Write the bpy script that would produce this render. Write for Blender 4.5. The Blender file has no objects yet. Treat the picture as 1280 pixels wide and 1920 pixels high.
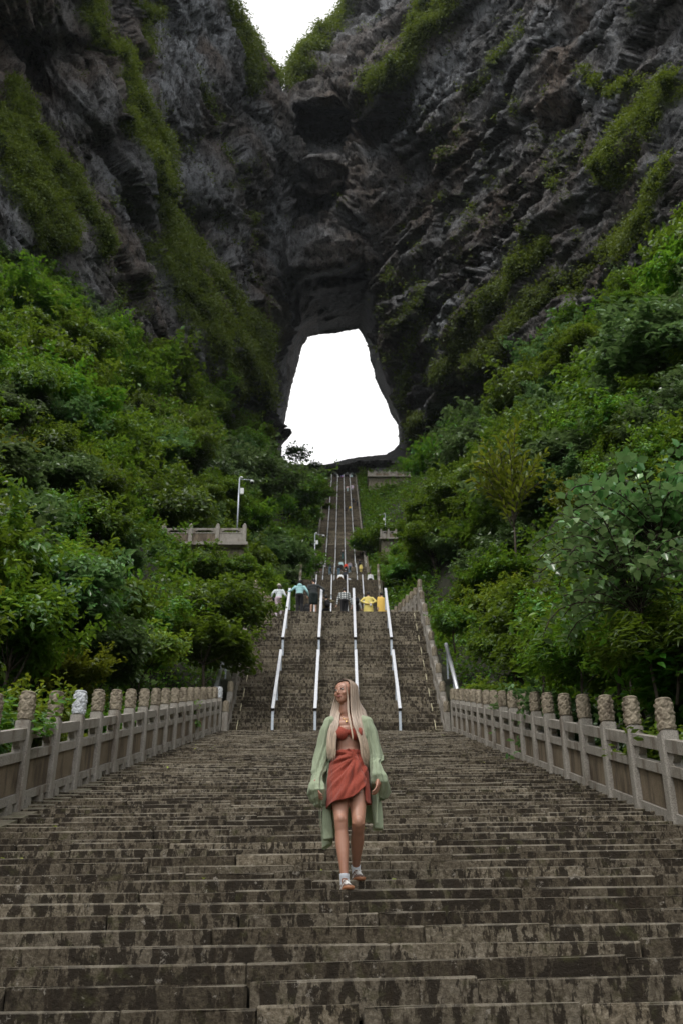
import bpy, bmesh, math, random
import numpy as np
from mathutils import Vector, Matrix

random.seed(7)
RS = np.random.RandomState(7)
S = bpy.context.scene
COL = S.collection

# ------------------------------------------------------------------ camera
FPX = 2133.0
THETA = math.radians(29.3)
cam_d = bpy.data.cameras.new('camera')
cam = bpy.data.objects.new('camera', cam_d)
COL.objects.link(cam)
cam_d.sensor_fit = 'VERTICAL'
cam_d.sensor_height = 36.0
cam_d.lens = 40.0
cam_d.clip_start = 0.1
cam_d.clip_end = 6000
cam.location = (0, 0, 0)
cam.rotation_euler = (math.radians(90) + THETA, 0, 0)
cam_d.dof.use_dof = True
cam_d.dof.focus_distance = 9.6
cam_d.dof.aperture_fstop = 5.0
S.camera = cam

# ------------------------------------------------------------------ sky, sun, exposure (overcast day)
SUN_EL, SUN_AZ = 62, 215
world = bpy.data.worlds.new('World')
S.world = world
world.use_nodes = True
nt = world.node_tree
nt.nodes.clear()
sky = nt.nodes.new('ShaderNodeTexSky')
sky.sky_type = 'NISHITA'
sky.sun_disc = False
sky.sun_elevation = math.radians(SUN_EL)
sky.sun_rotation = math.radians(SUN_AZ)
sky.air_density = 1.0
sky.dust_density = 4.0
# cloud cover: the blue of the clear sky is whitened by an even cloud layer
mixc = nt.nodes.new('ShaderNodeMix'); mixc.data_type = 'RGBA'
mixc.inputs[0].default_value = 0.86
mixc.inputs[7].default_value = (11.9, 11.8, 11.7, 1)
nt.links.new(sky.outputs[0], mixc.inputs[6])
bg = nt.nodes.new('ShaderNodeBackground')
bg.inputs[1].default_value = 0.12
out = nt.nodes.new('ShaderNodeOutputWorld')
nt.links.new(mixc.outputs[2], bg.inputs[0])
nt.links.new(bg.outputs[0], out.inputs[0])

sun_d = bpy.data.lights.new('sun', 'SUN')
sun_d.energy = 1.5
sun_d.angle = math.radians(12)
sun_d.color = (1.0, 0.96, 0.9)
sun = bpy.data.objects.new('sun', sun_d)
COL.objects.link(sun)
_el, _az = math.radians(SUN_EL), math.radians(SUN_AZ)
_dir = Vector((math.sin(_az) * math.cos(_el), math.cos(_az) * math.cos(_el), math.sin(_el)))
sun.rotation_euler = _dir.to_track_quat('Z', 'Y').to_euler()

S.view_settings.view_transform = 'Standard'
S.view_settings.look = 'None'
S.view_settings.exposure = 0.22
S.view_settings.gamma = 1.0
S.view_settings.use_curve_mapping = False
S.cycles.max_bounces = 5
S.cycles.diffuse_bounces = 2
S.cycles.glossy_bounces = 2
S.cycles.transmission_bounces = 3
S.cycles.transparent_max_bounces = 6
S.cycles.volume_bounces = 0
S.cycles.caustics_reflective = False
S.cycles.caustics_refractive = False

# ------------------------------------------------------------------ measuring helpers
CT, ST = math.cos(THETA), math.sin(THETA)
def tel(py):
    "tangent of the elevation seen at image row py"
    return math.tan(THETA + math.atan((960 - py) / FPX))
def pt(px, py, Y):
    "world point seen at (px, py) that lies Y metres ahead"
    t = tel(py)
    D = Y * (CT + t * ST)
    return Vector(((px - 640) / FPX * D, Y, Y * t))
def proj(x, y, z):
    D = y * CT + z * ST
    return 640 + FPX * x / D, 960 - FPX * (-y * ST + z * CT) / D, D

# ------------------------------------------------------------------ object helpers
def tag(o, label=None, cat=None, group=None, kind=None):
    if label: o['label'] = label
    if cat: o['category'] = cat
    if group: o['group'] = group
    if kind: o['kind'] = kind
    return o
def link(name, me, mat=None, parent=None, loc=None):
    o = bpy.data.objects.new(name, me)
    COL.objects.link(o)
    if mat is not None and me is not None and len(me.materials) == 0:
        me.materials.append(mat)
    if parent is not None: o.parent = parent
    if loc is not None: o.location = loc
    return o
def empty(name, loc=(0, 0, 0), rz=0.0):
    o = bpy.data.objects.new(name, None)
    COL.objects.link(o)
    o.location = loc
    o.rotation_euler = (0, 0, rz)
    o.empty_display_size = 0.3
    return o
def mesh(name, v, f, smooth=False, mat=None):
    me = bpy.data.meshes.new(name)
    me.from_pydata([tuple(p) for p in v], [], [tuple(q) for q in f])
    me.update()
    if smooth:
        me.polygons.foreach_set('use_smooth', [True] * len(me.polygons))
    if mat: me.materials.append(mat)
    return me
def mesh_np(name, V, F, smooth=False, mat=None, attr=None):
    "V (n,3) float, F (m,k) int with equal k"
    me = bpy.data.meshes.new(name)
    n, m, k = len(V), len(F), F.shape[1]
    me.vertices.add(n)
    me.vertices.foreach_set('co', np.asarray(V, np.float32).ravel())
    me.loops.add(m * k)
    me.loops.foreach_set('vertex_index', np.asarray(F, np.int32).ravel())
    me.polygons.add(m)
    me.polygons.foreach_set('loop_start', np.arange(0, m * k, k, dtype=np.int32))
    me.polygons.foreach_set('loop_total', np.full(m, k, np.int32))
    if smooth:
        me.polygons.foreach_set('use_smooth', np.ones(m, bool))
    me.update(calc_edges=True)
    if attr:
        for nm, arr in attr.items():
            a = me.attributes.new(nm, 'FLOAT', 'POINT')
            a.data.foreach_set('value', np.asarray(arr, np.float32))
    if mat: me.materials.append(mat)
    return me

class MB:
    def __init__(s): s.v, s.f = [], []
    def add(s, v, f):
        n = len(s.v); s.v += [tuple(p) for p in v]; s.f += [tuple(i + n for i in q) for q in f]
        return s
    def box(s, c, h, rot=None, ch=0.0):
        "box: centre, half sizes; ch = chamfer on the vertical edges"
        hx, hy, hz = h
        if ch > 0:
            o = [(hx - ch, hy), (hx, hy - ch), (hx, -hy + ch), (hx - ch, -hy), (-hx + ch, -hy), (-hx, -hy + ch), (-hx, hy - ch), (-hx + ch, hy)][::-1]
        else:
            o = [(-hx, -hy), (hx, -hy), (hx, hy), (-hx, hy)]
        n = len(o)
        v = [Vector((x, y, -hz)) for x, y in o] + [Vector((x, y, hz)) for x, y in o]
        if rot is not None: v = [rot @ p for p in v]
        v = [p + Vector(c) for p in v]
        f = [tuple(range(n))[::-1], tuple(range(n, 2 * n))] + [(i, (i + 1) % n, n + (i + 1) % n, n + i) for i in range(n)]
        return s.add(v, f)
    def bar(s, a, b, w, h, up=Vector((0, 0, 1))):
        "rectangular bar from a to b, w wide (across), h high"
        a, b = Vector(a), Vector(b)
        d = (b - a).normalized()
        sx = d.cross(up).normalized(); uz = sx.cross(d).normalized()
        r = [(-w / 2, -h / 2), (w / 2, -h / 2), (w / 2, h / 2), (-w / 2, h / 2)]
        v = [a + sx * x + uz * z for x, z in r] + [b + sx * x + uz * z for x, z in r]
        return s.add(v, [(0, 1, 2, 3), (7, 6, 5, 4), (0, 4, 5, 1), (1, 5, 6, 2), (2, 6, 7, 3), (3, 7, 4, 0)])
    def shear_bar(s, a, b, w, h):
        "bar whose ends are vertical: for rails that follow a slope"
        a, b = Vector(a), Vector(b)
        d = (b - a); d.z = 0; d.normalize()
        sx = d.cross(Vector((0, 0, 1)))
        r = [(-w / 2, -h / 2), (w / 2, -h / 2), (w / 2, h / 2), (-w / 2, h / 2)]
        v = [a + sx * x + Vector((0, 0, z)) for x, z in r] + [b + sx * x + Vector((0, 0, z)) for x, z in r]
        return s.add(v, [(0, 1, 2, 3), (7, 6, 5, 4), (0, 4, 5, 1), (1, 5, 6, 2), (2, 6, 7, 3), (3, 7, 4, 0)])
    def tube(s, path, rad, n=8, caps=True):
        path = [Vector(p) for p in path]
        if not hasattr(rad, '__len__'): rad = [rad] * len(path)
        base = len(s.v); prev = None
        for i, p in enumerate(path):
            d = (path[min(i + 1, len(path) - 1)] - path[max(i - 1, 0)])
            if d.length < 1e-9: d = Vector((0, 0, 1))
            d.normalize()
            if prev is None:
                prev = d.orthogonal().normalized()
            x = (prev - d * prev.dot(d)).normalized(); prev = x
            y = d.cross(x)
            for k in range(n):
                a = 2 * math.pi * k / n
                s.v.append(tuple(p + (x * math.cos(a) + y * math.sin(a)) * rad[i]))
        for i in range(len(path) - 1):
            for k in range(n):
                a, b = base + i * n + k, base + i * n + (k + 1) % n
                s.f.append((a, b, b + n, a + n))
        if caps:
            s.f.append(tuple(base + k for k in range(n))[::-1])
            e = base + (len(path) - 1) * n
            s.f.append(tuple(e + k for k in range(n)))
        return s
    def ellipsoid(s, c, r, rot=None, n=14, m=9):
        base = len(s.v); c = Vector(c)
        v = [Vector((0, 0, -1))]
        for j in range(1, m):
            t = -math.pi / 2 + math.pi * j / m
            for k in range(n):
                a = 2 * math.pi * k / n
                v.append(Vector((math.cos(t) * math.cos(a), math.cos(t) * math.sin(a), math.sin(t))))
        v.append(Vector((0, 0, 1)))
        w = []
        for p in v:
            q = Vector((p.x * r[0], p.y * r[1], p.z * r[2]))
            if rot is not None: q = rot @ q
            w.append(q + c)
        f = [(0, 1 + (k + 1) % n, 1 + k) for k in range(n)]
        for j in range(m - 2):
            for k in range(n):
                a, b = 1 + j * n + k, 1 + j * n + (k + 1) % n
                f.append((a, b, b + n, a + n))
        top = len(v) - 1; e = 1 + (m - 2) * n
        f += [(e + k, e + (k + 1) % n, top) for k in range(n)]
        return s.add(w, f)
    def loft(s, rings, n=20, caps=True, fn=None):
        "horizontal elliptic rings: (cx, cy, cz, rx, ry)"
        base = len(s.v)
        for i, (cx, cy, cz, rx, ry) in enumerate(rings):
            for k in range(n):
                a = 2 * math.pi * k / n
                dx, dy, dz = math.cos(a) * rx, math.sin(a) * ry, 0
                if fn: dx, dy, dz = fn(i, a, dx, dy)
                s.v.append((cx + dx, cy + dy, cz + dz))
        for i in range(len(rings) - 1):
            for k in range(n):
                a, b = base + i * n + k, base + i * n + (k + 1) % n
                s.f.append((a, b, b + n, a + n))
        if caps:
            s.f.append(tuple(base + k for k in range(n))[::-1])
            e = base + (len(rings) - 1) * n
            s.f.append(tuple(e + k for k in range(n)))
        return s
    def capsule(s, a, b, ra, rb, n=12):
        a, b = Vector(a), Vector(b); d = (b - a).normalized()
        path, rad = [], []
        for t in (-1, -0.9, -0.7, -0.4, 0):
            path.append(a + d * ra * t); rad.append(max(ra * math.sqrt(max(0, 1 - t * t)), 0.0015))
        for t in (0, 0.4, 0.7, 0.9, 1):
            path.append(b + d * rb * t); rad.append(max(rb * math.sqrt(max(0, 1 - t * t)), 0.0015))
        return s.tube(path, rad, n)
    def mesh(s, name, smooth=False, mat=None):
        return mesh(name, s.v, s.f, smooth, mat)
    def obj(s, name, mat=None, parent=None, smooth=False, loc=None):
        return link(name, s.mesh(name, smooth), mat, parent, loc)

def remesh(mb, name, voxel, smooth_it=4, mat=None):
    "fuse overlapping closed shapes into one continuous surface"
    me = mb.mesh(name + '_src')
    o = bpy.data.objects.new('tmp', me); COL.objects.link(o)
    m = o.modifiers.new('r', 'REMESH'); m.mode = 'VOXEL'; m.voxel_size = voxel; m.use_smooth_shade = True
    if smooth_it:
        k = o.modifiers.new('s', 'SMOOTH'); k.factor = 0.5; k.iterations = smooth_it
    dg = bpy.context.evaluated_depsgraph_get()
    res = bpy.data.meshes.new_from_object(o.evaluated_get(dg))
    bpy.data.objects.remove(o); bpy.data.meshes.remove(me)
    res.name = name
    res.materials.clear()
    if mat: res.materials.append(mat)
    return res

# ------------------------------------------------------------------ numpy noise
_perm = RS.permutation(256).astype(np.int64)
_perm = np.concatenate([_perm, _perm, _perm])
_g = RS.normal(size=(256, 3)); _g /= np.linalg.norm(_g, axis=1)[:, None]
def pnoise(P):
    P = np.asarray(P, float)
    I = np.floor(P).astype(np.int64); F = P - I
    I &= 255
    U = F * F * F * (F * (F * 6 - 15) + 10)
    res = 0
    for dx in (0, 1):
        wx = U[:, 0] if dx else 1 - U[:, 0]
        for dy in (0, 1):
            wy = U[:, 1] if dy else 1 - U[:, 1]
            for dz in (0, 1):
                wz = U[:, 2] if dz else 1 - U[:, 2]
                h = _perm[_perm[_perm[(I[:, 0] + dx) & 255] + ((I[:, 1] + dy) & 255)] + ((I[:, 2] + dz) & 255)]
                g = _g[h]
                dot = g[:, 0] * (F[:, 0] - dx) + g[:, 1] * (F[:, 1] - dy) + g[:, 2] * (F[:, 2] - dz)
                res = res + wx * wy * wz * dot
    return res * 1.5
def fbm(P, oct=4, lac=2.1, gain=0.5, ridge=False):
    r, a, t = 0, 1.0, 0
    for i in range(oct):
        n = pnoise(P * lac ** i + i * 17.3)
        if ridge: n = 1 - 2 * np.abs(n)
        r = r + a * n; t += a; a *= gain
    return r / t

def cells(P, seed=0):
    "angular facets: every cell of a jittered lattice is a block with its own tilt and height"
    P = np.asarray(P, float); I = np.floor(P).astype(np.int64)
    best = np.full(len(P), 1e9); sec = np.full(len(P), 1e9); hid = np.zeros(len(P), np.int64); off = np.zeros_like(P)
    for dx in (-1, 0, 1):
        for dy in (-1, 0, 1):
            for dz in (-1, 0, 1):
                c = I + np.array([dx, dy, dz])
                h = _perm[_perm[_perm[(c[:, 0] + seed) & 255] + (c[:, 1] & 255)] + (c[:, 2] & 255)]
                q = c + 0.5 + 0.42 * _g[h] * 1.1
                d = P - q; dd = np.sum(d * d, 1)
                k = dd < best
                sec = np.where(k, best, np.minimum(sec, dd))
                best = np.where(k, dd, best); hid = np.where(k, h, hid); off = np.where(k[:, None], d, off)
    tl = _g[(hid * 7 + 13) & 255]
    f = np.sum(tl * off, 1) * 1.1 + (_g[(hid * 3 + 5) & 255][:, 0]) * 0.35
    crack = np.clip((np.sqrt(sec) - np.sqrt(best)) / 0.10, 0, 1)
    return f, crack

# ------------------------------------------------------------------ materials
def new_mat(name):
    m = bpy.data.materials.new(name); m.use_nodes = True
    t = m.node_tree; b = t.nodes['Principled BSDF']
    return m, t, b
def N(t, typ, **kw):
    n = t.nodes.new(typ)
    for k, v in kw.items(): setattr(n, k, v)
    return n
def ramp(t, src, stops, interp='LINEAR'):
    r = N(t, 'ShaderNodeValToRGB'); r.color_ramp.interpolation = interp
    e = r.color_ramp.elements
    while len(e) > 1: e.remove(e[-1])
    e[0].position = stops[0][0]; e[0].color = stops[0][1] if len(stops[0][1]) == 4 else (*stops[0][1], 1)
    for p, c in stops[1:]:
        x = e.new(p); x.color = c if len(c) == 4 else (*c, 1)
    t.links.new(src, r.inputs[0])
    return r.outputs[0]
def mapping(t, scale, rot=(0, 0, 0), src='Position'):
    if src == 'Position':
        g = N(t, 'ShaderNodeNewGeometry').outputs['Position']
    else:
        g = N(t, 'ShaderNodeTexCoord').outputs[src]
    m = N(t, 'ShaderNodeMapping')
    m.inputs['Scale'].default_value = scale; m.inputs['Rotation'].default_value = rot
    t.links.new(g, m.inputs[0])
    return m.outputs[0]
def noise(t, vec, scale, detail=4, rough=0.55, dist=0.0):
    n = N(t, 'ShaderNodeTexNoise')
    n.inputs['Scale'].default_value = scale; n.inputs['Detail'].default_value = detail
    n.inputs['Roughness'].default_value = rough; n.inputs['Distortion'].default_value = dist
    t.links.new(vec, n.inputs['Vector'])
    return n.outputs[0]
def mix(t, fac, a, b, mode='MIX'):
    m = N(t, 'ShaderNodeMix'); m.data_type = 'RGBA'; m.blend_type = mode
    for s, x in ((m.inputs[0], fac), (m.inputs[6], a), (m.inputs[7], b)):
        if isinstance(x, (int, float)): s.default_value = x
        elif isinstance(x, tuple): s.default_value = (*x, 1) if len(x) == 3 else x
        else: t.links.new(x, s)
    return m.outputs[2]
def math_(t, op, a, b=0.0, clamp=False):
    m = N(t, 'ShaderNodeMath'); m.operation = op; m.use_clamp = clamp
    for s, x in ((m.inputs[0], a), (m.inputs[1], b)):
        if isinstance(x, (int, float)): s.default_value = x
        else: t.links.new(x, s)
    return m.outputs[0]
def bump(t, b, h, strength, dist):
    n = N(t, 'ShaderNodeBump'); n.inputs['Strength'].default_value = strength; n.inputs['Distance'].default_value = dist
    t.links.new(h, n.inputs['Height']); t.links.new(n.outputs[0], b.inputs['Normal'])
def simple(name, col, rough=0.7, metal=0.0, var=0.12, scale=30, spec=0.4, bmp=0.15):
    m, t, b = new_mat(name)
    v = mapping(t, (1, 1, 1))
    n = noise(t, v, scale, 4)
    dark = tuple(c * (1 - var * 1.6) for c in col); lite = tuple(min(1, c * (1 + var)) for c in col)
    t.links.new(ramp(t, n, [(0.3, dark), (0.7, lite)]), b.inputs['Base Color'])
    b.inputs['Roughness'].default_value = rough; b.inputs['Metallic'].default_value = metal
    b.inputs['Specular IOR Level'].default_value = spec
    if bmp: bump(t, b, n, bmp, 0.01)
    return m

def step_material():
    m, t, b = new_mat('weathered_step_stone')
    oi = N(t, 'ShaderNodeObjectInfo')
    pos = mapping(t, (1, 1, 1))
    off = N(t, 'ShaderNodeVectorMath'); off.operation = 'ADD'
    sc = N(t, 'ShaderNodeVectorMath'); sc.operation = 'SCALE'; sc.inputs[3].default_value = 37
    cb = N(t, 'ShaderNodeCombineXYZ'); t.links.new(oi.outputs['Random'], cb.inputs[0]); t.links.new(oi.outputs['Random'], cb.inputs[1])
    t.links.new(cb.outputs[0], sc.inputs[0]); t.links.new(pos, off.inputs[0]); t.links.new(sc.outputs[0], off.inputs[1])
    P = off.outputs[0]
    n1 = noise(t, P, 4.0, 7, 0.66)
    n2 = noise(t, P, 34, 6, 0.78)
    base = ramp(t, n1, [(0.28, (0.074, 0.062, 0.045)), (0.45, (0.142, 0.124, 0.095)), (0.58, (0.21, 0.188, 0.15)), (0.72, (0.33, 0.305, 0.26))])
    base = mix(t, 0.6, base, ramp(t, n2, [(0.36, (0.03, 0.023, 0.015)), (0.5, (0.15, 0.128, 0.095)), (0.64, (0.34, 0.31, 0.255))]))
    tone = ramp(t, oi.outputs['Random'], [(0, (0.36, 0.33, 0.28)), (0.25, (0.66, 0.62, 0.55)), (0.6, (0.82, 0.79, .74)), (0.85, (0.98, 0.96, 0.90)), (1, (1.35, 1.3, 1.2))])
    base = mix(t, 1.0, base, tone, 'MULTIPLY')
    mp = N(t, 'ShaderNodeMapping'); mp.inputs['Scale'].default_value = (6.5, 2.2, 2.4); t.links.new(P, mp.inputs[0])
    wet = noise(t, pos, 0.55, 3, 0.6)
    s1 = math_(t, 'ADD', noise(t, mp.outputs[0], 1.6, 6, 0.68, 0.15), math_(t, 'MULTIPLY', math_(t, 'SUBTRACT', wet, 0.53), 0.45))
    st = ramp(t, s1, [(0.49, (0, 0, 0)), (0.515, (0.90, 0.90, 0.90)), (0.7, (.97, .97, .97))])
    base = mix(t, st, base, (0.020, 0.0145, 0.0085))
    mp2 = N(t, 'ShaderNodeMapping'); mp2.inputs['Scale'].default_value = (16, 5, 4.5); t.links.new(P, mp2.inputs[0])
    s1b = noise(t, mp2.outputs[0], 1.5, 4, 0.6)
    base = mix(t, ramp(t, s1b, [(0.56, (0, 0, 0)), (0.62, (0.75, 0.75, 0.75))]), base, (0.03, 0.021, 0.012))
    s2 = noise(t, P, 7.0, 5, 0.7)
    base = mix(t, ramp(t, s2, [(0.56, (0, 0, 0)), (0.68, (0.6, 0.6, 0.6))]), base, (0.070, 0.068, 0.026))
    s3 = noise(t, P, 9.0, 6, 0.8)
    base = mix(t, ramp(t, s3, [(0.61, (0, 0, 0)), (0.66, (0.75, 0.75, 0.75))]), base, (0.36, 0.33, 0.28))
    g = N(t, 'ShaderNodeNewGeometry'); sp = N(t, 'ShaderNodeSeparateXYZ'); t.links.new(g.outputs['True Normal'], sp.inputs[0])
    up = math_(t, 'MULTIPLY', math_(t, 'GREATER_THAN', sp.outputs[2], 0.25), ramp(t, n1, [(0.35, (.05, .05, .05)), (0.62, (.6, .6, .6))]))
    base = mix(t, up, base, (0.32, 0.29, 0.23))  # up-facing faces lightened: wear plus painted edge highlights
    t.links.new(base, b.inputs['Base Color'])
    b.inputs['Roughness'].default_value = 0.8; b.inputs['Specular IOR Level'].default_value = 0.25
    h = math_(t, 'ADD', math_(t, 'MULTIPLY', n2, 0.8), math_(t, 'MULTIPLY', n1, 0.9))
    bump(t, b, h, 1.0, 0.035)
    return m
def stone_material(name, c1, c2, stain, scale=1.0, spk=0.5, stain_lo=0.5):
    m, t, b = new_mat(name)
    P = mapping(t, (1, 1, 1))
    n1 = noise(t, P, 2.5 * scale, 6, 0.6)
    n2 = noise(t, P, 60 * scale, 3, 0.7)
    base = ramp(t, n1, [(0.3, c1), (0.7, c2)])
    base = mix(t, spk, base, ramp(t, n2, [(0.32, tuple(c * 0.4 for c in c1)), (0.55, c2), (0.75, tuple(min(.8, c * 1.6) for c in c2))]))
    mp = mapping(t, (3.2, 3.2, 1.0))
    s1 = noise(t, mp, 1.2 * scale, 5, 0.6)
    base = mix(t, ramp(t, s1, [(stain_lo, (0, 0, 0)), (stain_lo + 0.18, (0.8, 0.8, 0.8))]), base, stain)
    t.links.new(base, b.inputs['Base Color'])
    b.inputs['Roughness'].default_value = 0.75
    bump(t, b, math_(t, 'ADD', n2, n1), 0.5, 0.012)
    return m
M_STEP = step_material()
M_GRAN = stone_material('grey_granite', (0.17, 0.155, 0.13), (0.32, 0.30, 0.265), (0.09, 0.065, 0.04))
M_PANEL = stone_material('stained_panel_stone', (0.10, 0.075, 0.045), (0.19, 0.15, 0.10), (0.035, 0.022, 0.011), 1.0, 0.35, 0.45)
M_CAP = stone_material('carved_capital_stone', (0.20, 0.165, 0.115), (0.36, 0.31, 0.23), (0.07, 0.05, 0.03), 2.0, 0.45)
M_CAPW = stone_material('pale_new_stone', (0.5, 0.53, 0.56), (0.66, 0.69, 0.72), (0.32, 0.33, 0.33), 2.0, 0.2, 0.62)
M_KERB = stone_material('mossy_kerb_stone', (0.10, 0.09, 0.06), (0.2, 0.175, 0.12), (0.05, 0.055, 0.02), 1.5, 0.4, 0.48)
M_RAILM = simple('brushed_steel', (0.62, 0.64, 0.68), 0.38, 0.55, 0.10, 12, 0.6, 0.02)
M_POSTM = simple('grey_steel', (0.36, 0.40, 0.44), 0.4, 0.6, 0.1, 12, 0.5, 0.02)
M_BLACKM = simple('black_rubber', (0.01, 0.01, 0.01), 0.6, 0, 0.1, 30, 0.3, 0)
M_LITGAP = simple('pale_lit_gap', (0.74, 0.68, 0.46), 0.5, 0, 0.15, 9)  # pale colour imitates light seen through gaps

def leaf_material(name, dark, lite, yellow, trans=0.35, rough=0.42):
    m, t, b = new_mat(name)
    at = N(t, 'ShaderNodeAttribute'); at.attribute_name = 'tint'
    oi = N(t, 'ShaderNodeObjectInfo')
    c = ramp(t, at.outputs['Fac'], [(0.0, dark), (0.6, lite), (1.0, yellow)])
    hs = N(t, 'ShaderNodeHueSaturation')
    t.links.new(math_(t, 'ADD', math_(t, 'MULTIPLY', oi.outputs['Random'], 0.052), 0.483), hs.inputs['Hue'])
    t.links.new(math_(t, 'ADD', math_(t, 'MULTIPLY', oi.outputs['Random'], 0.95), 0.48), hs.inputs['Value'])
    t.links.new(c, hs.inputs['Color'])
    t.links.new(hs.outputs[0], b.inputs['Base Color'])
    b.inputs['Roughness'].default_value = rough
    b.inputs['Specular IOR Level'].default_value = 0.5
    tr = N(t, 'ShaderNodeBsdfTranslucent')
    t.links.new(mix(t, 0.5, hs.outputs[0], yellow), tr.inputs[0])
    ms = N(t, 'ShaderNodeMixShader'); ms.inputs[0].default_value = trans
    t.links.new(b.outputs[0], ms.inputs[1]); t.links.new(tr.outputs[0], ms.inputs[2])
    t.links.new(ms.outputs[0], t.nodes['Material Output'].inputs[0])
    return m
M_LEAF = leaf_material('broad_leaf_green', (0.018, 0.056, 0.006), (0.090, 0.200, 0.014), (0.29, 0.42, 0.034), 0.36)
M_LEAFC = leaf_material('cool_leaf_green', (0.034, 0.078, 0.018), (0.105, 0.19, 0.050), (0.22, 0.31, 0.11), 0.35, 0.30)
M_LEAFY = leaf_material('yellow_leaf_green', (0.09, 0.15, 0.010), (0.17, 0.25, 0.016), (0.33, 0.36, 0.03), 0.4)
M_LEAFP = leaf_material('pale_heart_leaf_green', (0.045, 0.11, 0.022), (0.11, 0.22, 0.055), (0.28, 0.38, 0.16), 0.25, 0.28)
M_MOSS = leaf_material('cliff_shrub_green', (0.045, 0.085, 0.008), (0.11, 0.18, 0.014), (0.22, 0.28, 0.025), 0.4, 0.6)
M_BARK = simple('dark_bark', (0.05, 0.04, 0.028), 0.9, 0, 0.35, 14)
M_SOIL = simple('dark_forest_soil', (0.022, 0.024, 0.012), 0.95, 0, 0.4, 1.2)  # dark soil colour, varied by noise
S.cycles.use_denoising = True
# ------------------------------------------------------------------ the profile of the stairway (Y ahead, Z up)
XC = -0.18
PROFILE = [(-1.2, -1.76 - 0.378 * 1.2), (35.9, 11.81), (36.9, 11.81), (46.6, 20.95), (69.5, 20.95), (90.2, 43.7),
           (102.7, 43.7), (128.8, 64.2), (133.1, 64.2), (224.4, 134.6), (262, 134.6)]
_py = np.array([p[0] for p in PROFILE]); _pz = np.array([p[1] for p in PROFILE])
def zs(y): return np.interp(y, _py, _pz)
def half_w(y): return 3.58 if y < 48 else 3.2
def zsm(y):
    "smoothed slope line beside the stairs"
    y = np.asarray(y, float)
    return sum(zs(y + k) for k in (-5, -2.5, 0, 2.5, 5)) / 5.0

# ------------------------------------------------------------------ ground sheet and hillsides
gv = [(-3000, -3000, -6), (3000, -3000, -6), (3000, 3000, -6), (-3000, 3000, -6)]
tag(link('ground', mesh('ground', gv, [(0, 1, 2, 3)]), M_SOIL), kind='structure')
lv = [(-14, -14, -2.3), (14, -14, -2.3), (14, -1.1, -2.3), (-14, -1.1, -2.3)]
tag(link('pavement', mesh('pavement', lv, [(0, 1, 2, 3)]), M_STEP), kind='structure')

def hill_rise(y, d):
    k = np.interp(y, [0, 30, 60, 150, 180, 215, 240], [0.95, 1.05, 1.22, 1.30, 1.02, .62, 0.45])
    return k * np.maximum(0, d - 1.2) - 0.35 + 0.10 * np.minimum(d, 1.2)
def hill_pt(side, y, d):
    "side -1 left / +1 right, d metres outside the balustrade"
    w = np.interp(y, [0, 46, 52, 300], [3.95, 3.95, 3.7, 3.7])
    x = XC + side * (w + d)
    z = np.minimum(zsm(y), zs(y) + 2.5) + hill_rise(y, d)
    z = z - (side > 0) * np.interp(y, [160, 182, 212, 228], [0, .42, .42, 0]) * np.maximum(0, d - 1.2)
    return x, y, z
def hill(side):
    ys = np.concatenate([np.arange(-14, 60, 1.0), np.arange(60, 262, 2.0)])
    ds = np.concatenate([np.arange(0, 12, 0.8), np.arange(12, 70, 2.5)])
    Y, Dd = np.meshgrid(ys, ds, indexing='ij')
    x, y, z = hill_pt(side, Y.ravel(), Dd.ravel())
    P = np.stack([x, y, z], 1)
    n = fbm(P * 0.12, 3)
    P[:, 2] += n * np.clip(Dd.ravel() - 1, 0, 6) * 0.35
    a, b = len(ys), len(ds)
    idx = np.arange(a * b).reshape(a, b)
    F = np.stack([idx[:-1, :-1], idx[1:, :-1], idx[1:, 1:], idx[:-1, 1:]], -1).reshape(-1, 4)
    if side < 0: F = F[:, ::-1]
    o = link('hillside', mesh_np('hillside', P, F[:, ::-1], True), M_SOIL)
    tag(o, kind='structure')
hill(-1); hill(1)

# ------------------------------------------------------------------ the cliff with its natural gate
CP = [  # image column, image row, metres ahead
 (-260,0,78),(-260,400,80),(-260,800,85),
 (0,-150,92),(0,0,100),(0,300,102),(0,560,105),(0,800,112),
 (90,100,118),(110,350,116),(60,420,104),
 (160,-100,112),(165,60,112),(215,180,124),(262,330,136),(285,480,146),(200,650,128),
 (215,40,140),(255,150,150),(300,300,168),(330,430,176),
 (330,-150,162),(330,0,168),(400,150,182),(400,350,186),(420,500,188),
 (330,580,152),(400,650,170),(460,720,200),(300,800,160),(470,860,224),(500,780,234),
 (440,-100,192),(440,0,196),(455,150,206),(470,300,210),(470,480,214),(505,560,229),(500,650,231),(530,860,240),
 (520,160,224),(515,330,224),(520,460,228),
 (560,-150,236),(640,-100,232),(560,100,230),(560,180,223),(640,100,226),(660,170,220),(600,200,223),
 (600,260,227),(650,290,228),(690,210,226),(540,335,229),(600,340,226),(665,330,228),
 (600,440,230),(555,490,227),(620,500,227),(680,470,230),(560,540,232),(700,540,236),(640,600,240),(560,700,240),(700,700,240),
 (700,350,222),(720,450,226),(740,560,234),(755,680,236),(790,760,232),(800,850,238),
 (740,-100,214),(740,60,214),(720,190,212),(790,120,196),(800,300,206),(800,500,214),(820,650,214),
 (860,-50,180),(880,150,180),(900,350,184),(900,520,188),(900,700,196),
 (1000,-100,146),(1000,100,152),(1020,300,150),(1020,480,154),(1000,650,160),
 (1140,0,122),(1150,250,120),(1150,450,122),(1150,650,128),
 (1290,-150,92),(1290,0,96),(1290,300,94),(1290,600,100),(1290,900,110),(1540,0,76),(1540,500,76),(1540,900,84),
 (620,960,240),(740,930,236),(640,885,238),(560,890,236),(720,875,234)]
_C = np.array(CP, float)
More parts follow.
